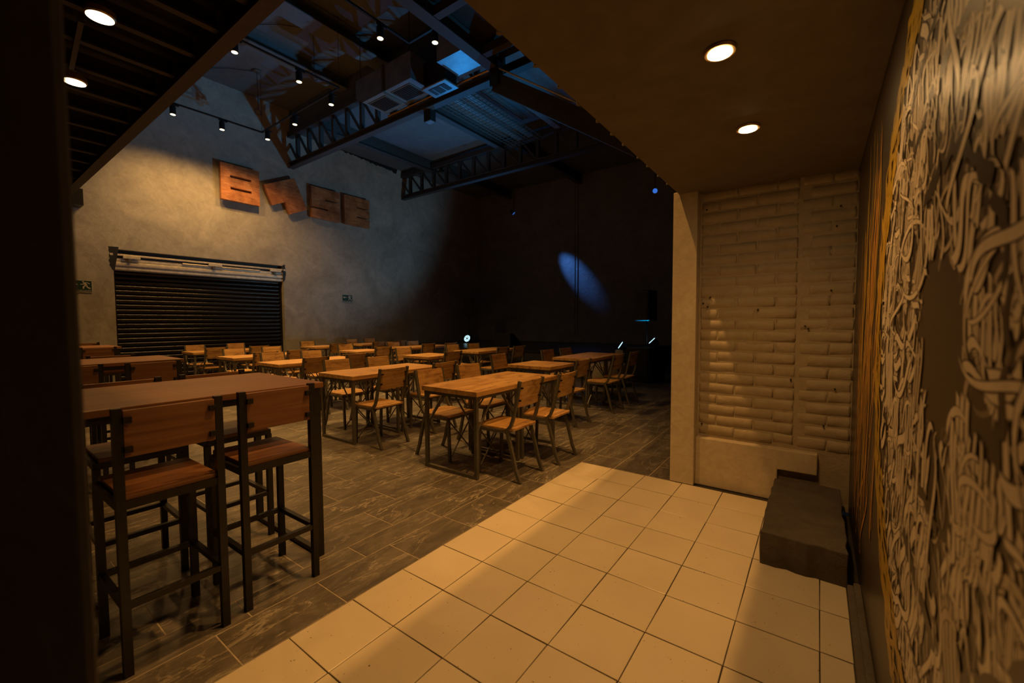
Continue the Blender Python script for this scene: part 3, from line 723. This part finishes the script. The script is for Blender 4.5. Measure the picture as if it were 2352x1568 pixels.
for q, (x_, z_, r_) in enumerate(((-0.06, 2.62, 0.055), (-0.035, 2.71, 0.055), (-0.06, 2.80, 0.05))):
    b = MB(); pr_ = [(x_-0.10, z_-r_), (x_-0.02, z_-r_+0.004), (x_+0.012, z_-r_+0.02), (x_+0.02, z_), (x_+0.008, z_+r_*0.75), (x_-0.03, z_+r_), (x_-0.10, z_+r_)]; n = len(pr_)
    b.add([(x, -0.06, z) for x, z in pr_]+[(x, W+0.02, z) for x, z in pr_], [tuple(range(n)), tuple(range(2*n-1, n-1, -1))]+[(i, (i+1) % n, n+(i+1) % n, n+i) for i in range(n)]); b.build('rolled_slat', M['white_metal'], e, True)
b = MB(); b.box(-0.12, -0.015, -0.07, W+0.04, 2.885, 2.925); b.build('top_rail', M['white_metal'], e, bevel=0.006)
b = MB(); b.tube([(-0.03, 1.25, 2.825), (-0.03, 3.0, 2.825)], 0.022, 10); b.build('spring_tube', M['white_metal'], e, True)
for yy in (0.16, 1.78, 3.26):
    b = MB(); b.box(-0.02, 0.02, yy, yy+0.30, 2.83, 2.895); k_ = b.build('bracket', M['white_metal'], e, bevel=0.005)
    b = MB(); b.lathe([(0.03, -0.02), (0.035, 0.02)], 10, (0.0, yy+0.12, 2.79), Matrix.Rotation(PI/2, 3, 'Y')); b.build('hook', M['steel'], k_)
b = MB(); b.box(-0.24, -0.14, -0.08, W+0.05, 2.56, OH); b.build('roll_core', M['black'], e)
# ragged plaster break at both ends of the roll
for (ys, sg) in ((OY0, -1), (OY1, 1)):
    rr = random.Random(9 if sg < 0 else 4); pts = []
    for q in range(15):
        zz = 2.56+q*0.036; pts.append((ys+sg*(0.01+0.05*math.sin(min(1, q/4.0)*PI/2)+rr.uniform(-.015, .012)), zz))
    poly = [(ys-sg*0.02, 2.56)]+pts+[(ys-sg*0.10 if sg < 0 else ys-0.02, 3.07 if sg < 0 else 3.03)]
    b = MB(); b.prism(poly, XL, XL+0.006); b.build('plaster_break', M['black'], wl)
    b = MB(); b.box(XL+0.006, XL+0.012, ys-(0.0 if sg > 0 else 0.05), ys+(0.05 if sg > 0 else 0.0), 2.88, 2.925); b.build('rail_end', M['white_metal'], wl)

# ------------------------------------------------------------------ evacuation signs
def text_mesh(body, size):
    cu = bpy.data.curves.new('lettering', 'FONT'); cu.body = body; cu.size = size; cu.align_x = 'CENTER'; cu.extrude = 0.0006
    o = bpy.data.objects.new('lettering', cu); C.objects.link(o); bpy.context.view_layer.update()
    m = bpy.data.meshes.new_from_object(o); bpy.data.objects.remove(o); return m
def evac(y0, z0, w_, h_, label):
    e = empty('evacuation_sign', (XL+0.004, y0, z0), label, 'sign', 'evacuation signs')
    b = MB(); b.box(0, 0.008, 0, w_, 0, h_); b.build('plate', M['sign_green'], e, bevel=0.004)
    b = MB(); t_ = 0.008
    for (a, c, d, f) in ((0, w_, 0, t_), (0, w_, h_-t_, h_), (0, t_, 0, h_), (w_-t_, w_, 0, h_)): b.box(0.0082, 0.0092, a, c, d, f)
    b.build('border', M['sign_white'], e)
    b = MB(); b.box(0.0082, 0.0095, w_*0.16, w_*0.42, h_*0.60, h_*0.68); b.prism([(w_*.07, h_*.64), (w_*.22, h_*.50), (w_*.22, h_*.56), (w_*.15, h_*.64), (w_*.22, h_*.72), (w_*.22, h_*.78)], 0.0082, 0.0095); b.build('arrow', M['sign_white'], e)
    b = MB(); P2 = lambda u, v: (0.0088, w_*u, h_*v)
    b.lathe([(h_*.055, -0.0006), (h_*.055, 0.0007)], 14, P2(.64, .88), Matrix.Rotation(PI/2, 3, 'Y'))
    def limb(pts, ww):
        for p, q in zip(pts, pts[1:]): b.bar(P2(*p), P2(*q), ww*h_, 0.0014, (1, 0, 0))
    limb([(.67, .80), (.77, .58)], .15); limb([(.66, .76), (.64, .66), (.53, .65)], .055); limb([(.70, .80), (.82, .80), (.90, .71)], .055)
    limb([(.74, .58), (.65, .48), (.64, .30)], .085); limb([(.78, .56), (.80, .42), (.92, .32)], .085)
    b.build('running_figure', M['sign_white'], e)
    m = text_mesh('RUTA DE EVACUACIÓN', h_*0.17); m.materials.clear(); m.materials.append(M['sign_white'])
    o = bpy.data.objects.new('lettering', m); C.objects.link(o); o.parent = e; o.location = (0.0090, w_/2, h_*0.08); o.rotation_euler = (PI/2, 0, PI/2)
    wd = max(v.co.x for v in m.vertices)-min(v.co.x for v in m.vertices); o.scale = (w_*0.9/wd, 1, 1)
    return e
evac(-2.10, 2.05, 0.38, 0.25, 'green evacuation route sign beside the shutter, partly hidden by the dark wall')
evac(4.08, 2.04, 0.37, 0.25, 'green evacuation route sign alone on the wall right of the shutter')

# ------------------------------------------------------------------ dining tables and chairs
TZ = 0.79
def make_table():
    r = empty('dining_table', (0, 0, 0))
    h = 0.348
    b = MB(); b.box(-0.352, 0.352, -h, h, TZ-0.045, TZ); b.build('tabletop', M['rustic'], r, bevel=0.003)
    for sx in (-1, 1):
        for sy in (-1, 1):
            b = MB(); b.box(sx*0.315-0.016, sx*0.315+0.016, sy*0.315-0.016, sy*0.315+0.016, 0, TZ-0.045); b.build('leg', M['steel'], r)
            b = MB(); b.bar((sx*0.315, sy*0.07, TZ-0.075), (sx*0.315, sy*0.300, TZ-0.36), 0.012, 0.012, (1, 0, 0)); b.build('brace', M['steel'], r)
            b = MB(); b.bar((sx*0.07, sy*0.315, TZ-0.075), (sx*0.300, sy*0.315, TZ-0.36), 0.012, 0.012, (0, 1, 0)); b.build('brace', M['steel'], r)
    for s_ in (-1, 1):
        b = MB(); b.box(-0.299, 0.299, s_*0.315-0.016, s_*0.315+0.016, 0, 0.03); b.build('floor_bar', M['steel'], r)
        b = MB(); b.box(-0.299, 0.299, s_*0.315-0.014, s_*0.315+0.014, TZ-0.075, TZ-0.045); b.build('apron_rail', M['steel'], r)
        b = MB(); b.box(s_*0.315-0.014, s_*0.315+0.014, -0.299, 0.299, TZ-0.075, TZ-0.045); b.build('apron_rail', M['steel'], r)
    return r
def make_chair():
    # faces local +x, back toward local -x
    r = empty('dining_chair', (0, 0, 0)); hw = 0.185
    b = MB(); n = 6
    pl = []
    for (cx, cy, a0) in ((0.185, 0.165, 0), (-0.175, 0.165, 90), (-0.175, -0.165, 180), (0.185, -0.165, 270)):
        for q in range(4): a = math.radians(a0+q*30); pl.append((cx+0.03*math.cos(a), cy+0.03*math.sin(a)))
    b.prism(pl, 0.448, 0.468, 'z'); b.build('seat', M['rustic'], r, bevel=0.003)
    b = MB(); pts = []
    rows = [(-0.215, 0.655), (-0.262, 0.885)]
    vv = []; nn = 8
    for k_ in range(2):
        for (x_, z_) in rows:
            for q in range(nn+1):
                u = -0.178+0.356*q/nn; bow = 0.012*(1-(u/0.178)**2); vv.append((x_-bow+(0.008 if k_ else -0.008), u, z_))
    m_ = nn+1; ff = []
    for q in range(nn):
        ff += [(q, q+1, m_+q+1, m_+q), (2*m_+q+1, 2*m_+q, 3*m_+q, 3*m_+q+1), (m_+q, m_+q+1, 3*m_+q+1, 3*m_+q), (q+1, q, 2*m_+q, 2*m_+q+1)]
    ff += [(0, m_, 3*m_, 2*m_), (nn, 2*m_+nn, 3*m_+nn, m_+nn)]
    b.add(vv, ff); b.build('backrest', M['rustic'], r)
    for s_ in (-1, 1):
        path = [(-0.270, 0.892), (-0.240, 0.74), (-0.212, 0.61), (-0.195, 0.545), (-0.172, 0.49), (-0.135, 0.452), (-0.09, 0.436), (0.0, 0.433), (0.20, 0.433)]
        b = MB(); b.sweep(path, s_*0.192, 0.026, 0.026); b.build('side_frame', M['steel'], r)
        b = MB(); b.sweep([(-0.130, 0.44), (-0.165, 0.33), (-0.195, 0.22), (-0.222, 0.11), (-0.268, 0.0)], s_*0.190, 0.028, 0.026); b.build('leg', M['steel'], r)
        b = MB(); b.sweep([(0.190, 0.428), (0.205, 0.0)], s_*0.176, 0.026, 0.026); b.build('leg', M['steel'], r)
        b = MB(); b.bar((0.193, s_*0.165, 0.405), (0.204, -s_*0.165, 0.04), 0.010, 0.010, (1, 0, 0)); b.build('brace', M['steel'], r)
    b = MB(); b.box(0.178, 0.204, -0.18, 0.18, 0.420, 0.446); b.build('front_rail', M['steel'], r)
    b = MB(); b.box(-0.135, -0.110, -0.18, 0.18, 0.420, 0.446); b.build('rear_rail', M['steel'], r)
    for s_ in (-1, 1):
        for z_ in (0.72, 0.83):
            b = MB(); x_ = -0.228-(z_-0.72)*0.2; b.box(x_-0.032, x_-0.010, s_*0.165-0.012, s_*0.165+0.012, z_-0.007, z_+0.007); b.build('back_clip', M['blacksteel'], r)
    return r
tproto = make_table(); cproto = make_chair(); first = {'t': True, 'c': True}
def place(kind, x, y, rz, label, group, cat):
    pr_ = tproto if kind == 't' else cproto
    o = pr_ if first[kind] else copy_tree(pr_); first[kind] = False
    o.location = (x, y, 0); o.rotation_euler = (0, 0, rz); tag(o, label, cat, group); return o
ORD = ['nearest', 'second', 'third', 'fourth', 'fifth']
# rows of tables: (x centre, y of camera-side end, number of tables); counted from the white tiles
front = [(-0.86, -1.00, 2), (-2.71, -1.00, 2), (-4.80, -0.82, 2), (-6.58, -0.74, 2), (-8.78, -0.64, 2)]
middle = [(-1.36, 1.07, 1), (-3.95, 1.30, 1), (-6.12, 1.38, 1), (-8.42, 1.74, 1)]
back = [(-1.42, 2.43, 2), (-4.02, 2.72, 2), (-6.22, 2.80, 2), (-8.42, 3.05, 2)]
for rowname, row in (('front', front), ('middle', middle), ('back', back)):
    for i, (x, y, n) in enumerate(row):
        for k in range(n):
            half = '' if n == 1 else ('camera half of the ' if k == 0 else 'stage half of the ')
            place('t', x, y+0.35+0.70*k, random.choice((0, PI))+random.uniform(-.008, .008), 'rustic wood table, %s%s %s-row table%s from cream tiles' % (half, ORD[i], rowname, ' pair' if n == 2 else ''), 'rustic dining tables', 'table')
# chairs: side R = back toward the cream tiles, L = back toward the shutter; x is the backrest
chairs = [
 ('front', 0, 'R', -0.18, -0.64, 0), ('front', 0, 'R', -0.14, -0.04, 1), ('front', 0, 'L', -1.54, -0.59, 0), ('front', 0, 'L', -1.56, 0.06, 1),
 ('front', 1, 'R', -1.97, -0.73, 0), ('front', 1, 'R', -1.98, 0.09, 1), ('front', 1, 'L', -3.55, -0.46, 0), ('front', 1, 'L', -3.42, 0.12, 1),
 ('front', 2, 'R', -4.12, -0.44, 0), ('front', 2, 'R', -4.19, 0.29, 1), ('front', 2, 'L', -5.70, -0.33, 0), ('front', 2, 'L', -5.62, 0.31, 1),
 ('front', 3, 'R', -5.93, -0.34, 0), ('front', 3, 'R', -6.02, 0.28, 1), ('front', 3, 'L', -7.52, -0.23, 0), ('front', 3, 'L', -7.61, 0.51, 1),
 ('front', 4, 'R', -8.28, -0.29, 0), ('front', 4, 'R', -8.10, 0.47, 1), ('front', 4, 'L', -9.82, -0.18, 0), ('front', 4, 'L', -9.90, 0.69, 1),
 ('middle', 0, 'R', -0.66, 1.38, 0), ('middle', 0, 'L', -2.22, 1.51, 0), ('middle', 1, 'R', -3.24, 1.56, 0), ('middle', 1, 'L', -4.77, 1.73, 0),
 ('middle', 2, 'R', -5.44, 1.76, 0), ('middle', 2, 'L', -6.95, 1.85, 0), ('middle', 3, 'R', -7.54, 2.02, 0), ('middle', 3, 'L', -9.26, 2.18, 0),
 ('back', 0, 'R', -0.60, 2.47, 0), ('back', 0, 'R', -0.60, 3.15, 1), ('back', 0, 'L', -2.08, 2.77, 0), ('back', 0, 'L', -2.05, 3.39, 1),
 ('back', 1, 'R', -3.24, 2.98, 0), ('back', 1, 'R', -3.18, 3.48, 1), ('back', 1, 'L', -4.72, 3.05, 0), ('back', 1, 'L', -4.72, 3.76, 1),
 ('back', 2, 'R', -5.58, 3.15, 0), ('back', 2, 'R', -5.38, 3.70, 1), ('back', 2, 'L', -6.82, 3.10, 0), ('back', 2, 'L', -6.92, 3.82, 1),
 ('back', 3, 'R', -7.36, 3.08, 0), ('back', 3, 'R', -7.42, 3.82, 1), ('back', 3, 'L', -9.43, 3.63, 0), ('back', 3, 'L', -9.45, 4.25, 1)]
for rowname, i, side, x, y, k in chairs:
    single = rowname == 'middle'
    lab = 'wood chair, %s side, %sof %s %s-row table%s from cream tiles' % ('tile' if side == 'R' else 'shutter', '' if single else ('camera end ' if k == 0 else 'stage end '), ORD[i], rowname, '' if single else ' pair')
    place('c', x+(-0.265 if side == 'R' else 0.265), y, (PI if side == 'R' else 0)+random.uniform(-.05, .05), lab, 'rustic dining chairs', 'chair')

# ------------------------------------------------------------------ bar tables and bar stools
def make_bar_table(x0, x1, y0, y1, label):
    cx, cy = (x0+x1)/2, (y0+y1)/2; r = empty('bar_table', (cx, cy, 0), label, 'table', 'high bar tables'); hx, hy = (x1-x0)/2, (y1-y0)/2
    b = MB(); b.box(-hx, hx, -hy, hy, 1.018, 1.05); b.build('tabletop', M['walnut'], r, bevel=0.003)
    for sx in (-1, 1):
        for sy in (-1, 1):
            b = MB(); X, Y = sx*(hx-0.025), sy*(hy-0.035); b.box(X-0.018, X+0.018, Y-0.018, Y+0.018, 0, 0.985); lg = b.build('leg', M['blacksteel'], r)
            if sx > 0 and sy > 0:
                b = MB(); b.box(X-0.022, X+0.004, Y-0.0225, Y-0.0185, 0.885, 0.925); b.build('sticker', M['yellow'], lg)
    for sy in (-1, 1):
        Y = sy*(hy-0.035)
        b = MB(); b.box(-hx+0.043, hx-0.043, Y-0.015, Y+0.015, 0.0, 0.03); b.build('floor_bar', M['blacksteel'], r)
        b = MB(); b.box(-hx+0.007, hx-0.007, Y-0.018, Y+0.018, 0.985, 1.018); b.build('apron_rail', M['blacksteel'], r)
        b = MB(); b.bar((-hx*0.4, Y, 0.98), (-hx+0.05, Y, 0.78), 0.012, 0.012, (0, 1, 0)); b.build('brace', M['blacksteel'], r)
    for sx in (-1, 1):
        X = sx*(hx-0.025); b = MB(); b.box(X-0.018, X+0.018, -hy+0.053, hy-0.053, 0.985, 1.018); b.build('apron_rail', M['blacksteel'], r)
    return r
make_bar_table(-1.34, -0.50, -4.40, -2.40, 'walnut topped high bar table nearest the camera')
make_bar_table(-3.98, -3.20, -4.30, -2.30, 'walnut topped high bar table, second from the camera')
make_bar_table(-7.47, -6.65, -4.10, -2.08, 'walnut topped high bar table nearest the shutter wall')
def make_stool():
    # faces local +x
    r = empty('bar_stool', (0, 0, 0)); q = 0.172
    b = MB(); b.box(-0.185, 0.20, -0.165, 0.165, 0.705, 0.725); b.build('seat', M['walnut'], r, bevel=0.003)
    b = MB()
    for s_ in (-1, 1):
        b.box(-0.19, 0.19, s_*q-0.014, s_*q+0.014, 0.672, 0.705); b.box(s_*0.18-0.014, s_*0.18+0.014, -q, q, 0.672, 0.705)
    b.build('seat_frame', M['blacksteel'], r)
    for sy in (-1, 1):
        b = MB(); b.box(-0.198, -0.168, sy*q-0.015, sy*q+0.015, 0, 1.075); b.build('leg', M['blacksteel'], r)
        b = MB(); b.box(0.168, 0.198, sy*q-0.015, sy*q+0.015, 0, 0.675); b.build('leg', M['blacksteel'], r)
        b = MB(); b.box(-0.168, 0.168, sy*q-0.012, sy*q+0.012, 0.27, 0.295); b.build('footrest_rail', M['blacksteel'], r)
        for z_ in (0.912, 1.028):
            b = MB(); b.box(-0.166, -0.158, sy*(q-0.05)-0.03, sy*(q-0.05)+0.03, z_-0.012, z_+0.012); b.build('back_bracket', M['blacksteel'], r)
            b = MB(); b.box(-0.214, -0.199, sy*(q-0.028)-0.013, sy*(q-0.028)+0.013, z_-0.012, z_+0.012); b.build('back_bracket', M['blacksteel'], r)
    for sx in (-1, 1):
        b = MB(); b.box(sx*0.183-0.012, sx*0.183+0.012, -q, q, 0.27, 0.295); b.build('footrest_rail', M['blacksteel'], r)
    b = MB(); b.box(-0.198, -0.180, -0.155, 0.155, 0.880, 1.065); b.build('backrest', M['walnut'], r, bevel=0.002)
    return r
sp = make_stool(); sfirst = True
stools = [(-0.315, -3.185, 'R', 'walnut bar stool in the foreground at the left edge, before the nearest bar table'), (-0.345, -2.735, 'R', 'walnut bar stool at the end of the nearest bar table, camera side'),
 (-1.40, -2.66, 'L', 'walnut bar stool at the far side of the nearest bar table, tile end'), (-1.40, -3.13, 'L', 'walnut bar stool at the far side of the nearest bar table, left'),
 (-2.74, -2.65, 'R', 'walnut bar stool at the camera side of the second bar table, right end'), (-2.82, -3.14, 'R', 'walnut bar stool at the camera side of the second bar table, left'),
 (-4.05, -2.68, 'L', 'walnut bar stool at the far side of the second bar table'),
 (-6.12, -2.42, 'R', 'walnut bar stool at the camera side of the bar table nearest the shutter wall'), (-8.15, -2.25, 'L', 'walnut bar stool at the far side of the bar table nearest the shutter wall')]
for x, y, side, lab in stools:
    o = sp if sfirst else copy_tree(sp); sfirst = False
    o.location = (x+(-0.185 if side == 'R' else 0.185), y, 0); o.rotation_euler = (0, 0, (PI if side == 'R' else 0)+random.uniform(-.02, .02)); tag(o, lab, 'bar stool', 'walnut bar stools')

# ------------------------------------------------------------------ stage
ZSt = 0.58
b = MB(); b.box(XL+0.02, -2.05, 6.05, YB-0.02, 0.0, ZSt-0.04)
st = tag(b.build('stage', M['black']), 'low black stage along the dark back wall', 'stage')
for q in range(24):
    y0 = 6.03+q*0.2; y1 = min(y0+0.197, YB-0.02)
    if y1-y0 < 0.03: break
    b = MB(); b.box(XL+0.02, -2.03, y0, y1, ZSt-0.04, ZSt); b.build('stage_board', M['stage'], st)
b = MB(); b.box(XL+0.1, -2.1, 6.03, 6.048, 0.30, 0.50); b.build('front_band', M['truss'], st)
def par(loc, aim, label, power, angle=75, col=BLUE, face=None, led='led', r=0.10, legs=True):
    e = empty('stage_par_light', loc, label, 'stage light', 'stage par lights')
    d = Vector(aim)-Vector(loc); rotm = Vector(face if face else d).normalized().to_track_quat('Z', 'Y').to_matrix()
    b = MB(); b.lathe([(r*0.55, -0.16), (r*0.95, -0.12), (r, -0.02), (r, 0.0), (r*0.9, 0.0)], 18, (0, 0, 0), rotm); b.build('can', M['black'], e, True)
    n1 = [(0, 0)] if r < 0.08 else [(0, 0)]
    b = MB()
    pts = [(0.42*r*math.cos(q*PI/3), 0.42*r*math.sin(q*PI/3)) for q in range(6)]+[(0.78*r*math.cos(q*PI/6), 0.78*r*math.sin(q*PI/6)) for q in range(12)]
    for (u, v_) in pts: b.lathe([(r*0.17, 0.004), (r*0.10, 0.010)], 7, rotm @ Vector((u, v_, 0)), rotm)
    b.build('led_cluster', M[led], e)
    if legs:
        for s_ in (-1, 1):
            sx = rotm @ Vector((s_*(r+0.012), 0, -0.06)); h = legs
            b = MB(); b.bar(sx, (sx.x*1.0, sx.y*1.0-0.05, -h), 0.02, 0.008); b.bar((sx.x, sx.y-0.10, -h+0.005), (sx.x, sx.y+0.10, -h+0.005), 0.02, 0.01); b.build('yoke', M['black'], e)
    dn = Vector(face if face else d).normalized()
    spot('par_beam', Vector(loc)+d.normalized()*0.04+dn*0.02, aim, power, col, angle, 1.0 if power > 600 else 0.6, 0.05, e)
    return e
par((-8.92, 8.2, 0.755), (-5.5, 2.5, 6.6), 'glowing cyan stage light at the far left end of the stage', P_PAR*2.0, 70, (0.02, 0.36, 1.0), (0.15, -0.9, 0.35), 'led', 0.14, 0.17)
par((-1.93, 5.90, 0.82), (-10.6, 3.0, 6.6), 'glowing stage light on the white box beside the subwoofer', P_PAR*2.7, 72, (0.40, 0.74, 1.0), (-0.75, -0.35, 0.55), 'led', 0.10, 0.098)
par((-1.20, 5.95, 0.94), (-4.3, 3.0, 6.0), 'glowing stage light on top of the subwoofer', P_PAR*4.2, 66, (0.0, 0.46, 1.0), (-0.7, -0.25, 0.75), 'led', 0.10, 0.138)
e = par((-7.72, 9.6, 5.55), (-5.75, 10.83, 3.30), 'small hanging stage spot casting the blue ellipse on the back wall', P_PAR*6.0, 19, (0.08, 0.30, 1.0), None, 'ledblue', 0.07, False)
b = MB(); b.tube([(0, 0, 0.05), (0, 0, R2-5.55)], 0.015, 6); b.build('hanging_rod', M['steel'], e)
b = MB(); b.tube([(-0.4, 0, 1.0), (0.4, 0, 1.0)], 0.02, 6); b.build('pipe', M['black'], e)
e = empty('hanging_spot', (-2.13, 9.0, 5.24), 'small hanging spot with a blue lens near the entrance ceiling corner', 'stage light')
rm = (CAM-Vector((-2.13, 9.0, 5.24))).to_track_quat('Z', 'Y').to_matrix()
b = MB(); b.lathe([(0.05, -0.16), (0.09, -0.1), (0.09, 0.0), (0.075, 0.0)], 16, (0, 0, 0), rm); b.build('can', M['black'], e, True)
b = MB(); b.lathe([(0.07, 0.0), (0.06, 0.006)], 16, (0, 0, 0), rm); b.build('lens', M['ledblue'], e)
b = MB(); b.tube([(0, 0, 0.06), (0, 0, R2-5.24)], 0.012, 6); b.build('hanging_rod', M['black'], e)
# hanging box light under the near truss
e = empty('box_light', (-4.88, 2.62, 5.62), 'black box spot hanging under the near truss by the purlin', 'stage light')
b = MB(); b.box(-0.10, 0.10, -0.08, 0.08, 0.0, 0.22); b.build('housing', M['black'], e, bevel=0.006)
b = MB(); b.box(-0.08, 0.08, -0.065, 0.065, -0.006, 0.0); b.build('front_glass', M['silver'], e)
# loudspeakers
def speaker(loc, label, rz, w_=0.42, d_=0.38, h_=0.70):
    e = empty('loudspeaker', loc, label, 'loudspeaker', 'stage loudspeakers', rz)
    b = MB(); b.prism([(-w_/2, -d_/2), (w_/2, -d_/2), (w_/2*0.7, d_/2), (-w_/2*0.7, d_/2)], 0, h_, 'z'); b.build('cabinet', M['black'], e, bevel=0.02)
    b = MB(); b.box(-w_/2+0.03, w_/2-0.03, -d_/2-0.008, -d_/2+0.004, 0.06, h_-0.05); b.build('grille', M['rubber'], e)
    b = MB(); b.box(-0.09, 0.09, -0.03, 0.03, h_-0.004, h_+0.02); b.build('handle', M['rubber'], e, bevel=0.008)
    b = MB(); b.lathe([(0.012, -0.002), (0.012, 0.004)], 8, (0, -d_/2-0.008, 0.10), Matrix.Rotation(PI/2, 3, 'X')); b.build('badge', M['outlet'], e)
    return e
speaker((-1.36, 6.05, 1.40), 'black loudspeaker on a pole above the subwoofer', math.radians(-25))
speaker((-9.35, 8.8, 1.62), 'black loudspeaker on a pole at the left end of the stage', math.radians(35))
def pole(x, y, z0, z1, label, tri=False):
    e = empty('speaker_pole', (x, y, z0), label, 'pole', 'speaker poles')
    b = MB(); b.tube([(0, 0, 0), (0, 0, z1-z0)], 0.018, 10); b.build('tube', M['black'], e)
    b = MB(); b.lathe([(0.06, 0), (0.05, 0.015)], 12); b.build('base_flange', M['black'], e)
    if tri:
        for q in range(3):
            a = q*2*PI/3; b = MB(); b.tube([(0, 0, 0.5), (0.3*math.cos(a), 0.3*math.sin(a), 0.012)], 0.012, 6); b.build('leg', M['black'], e)
pole(-1.36, 6.05, 0.795, 1.40, 'black pole between subwoofer and loudspeaker'); pole(-9.35, 8.8, ZSt, 1.62, 'black tripod pole under the left loudspeaker', True)
e = empty('subwoofer', (-1.36, 6.0, 0), 'large black subwoofer cabinet on the floor beside the stage', 'subwoofer', None, math.radians(-12))
b = MB(); b.box(-0.30, 0.30, -0.36, 0.36, 0.02, 0.795); b.build('cabinet', M['black'], e, bevel=0.012)
b = MB(); b.box(-0.26, 0.26, -0.375, -0.36, 0.12, 0.76); b.build('grille', M['rubber'], e)
for sx in (-1, 1):
    for sy in (-1, 1):
        b = MB(); b.lathe([(0.03, 0), (0.03, 0.02)], 10, (sx*0.24, sy*0.3, 0)); b.build('foot', M['rubber'], e)
e = empty('light_box', (-1.93, 5.90, 0), 'small pale box pedestal under a stage light', 'box')
b = MB(); b.box(-0.10, 0.10, -0.10, 0.10, 0.0, 0.71); b.build('body', M['white_metal'], e, bevel=0.01)
# round beige pouf
e = empty('pouf', (-1.80, 4.85, 0), 'round beige leather pouf behind the chairs near the stage', 'pouf')
b = MB(); b.lathe([(0.34, 0.05), (0.385, 0.09), (0.40, 0.15), (0.40, 0.42), (0.375, 0.475), (0.32, 0.50), (0.05, 0.505)], 32); b.build('cushion', M['beige'], e, True)
b = MB(); b.lathe([(0.33, 0.0), (0.33, 0.05)], 24); b.build('plinth', M['black'], e)
b = MB(); b.tube([(0.40*math.cos(q*PI/16), 0.40*math.sin(q*PI/16), 0.43) for q in range(33)], 0.006, 5); b.build('piping', M['beige'], e)
# stage monitor wedge
e = empty('stage_monitor', (-6.55, 7.6, ZSt), 'black wedge stage monitor at the front of the stage', 'stage monitor')
b = MB(); b.prism([(-0.30, 0.0), (0.28, 0.0), (0.28, 0.12), (-0.12, 0.42), (-0.30, 0.42)], -0.33, 0.33); b.build('cabinet', M['black'], e, bevel=0.012)
b = MB(); b.bar((0, 0.245, 0.155), (0, -0.10, 0.415), 0.6, 0.012); b.build('grille', M['rubber'], e)
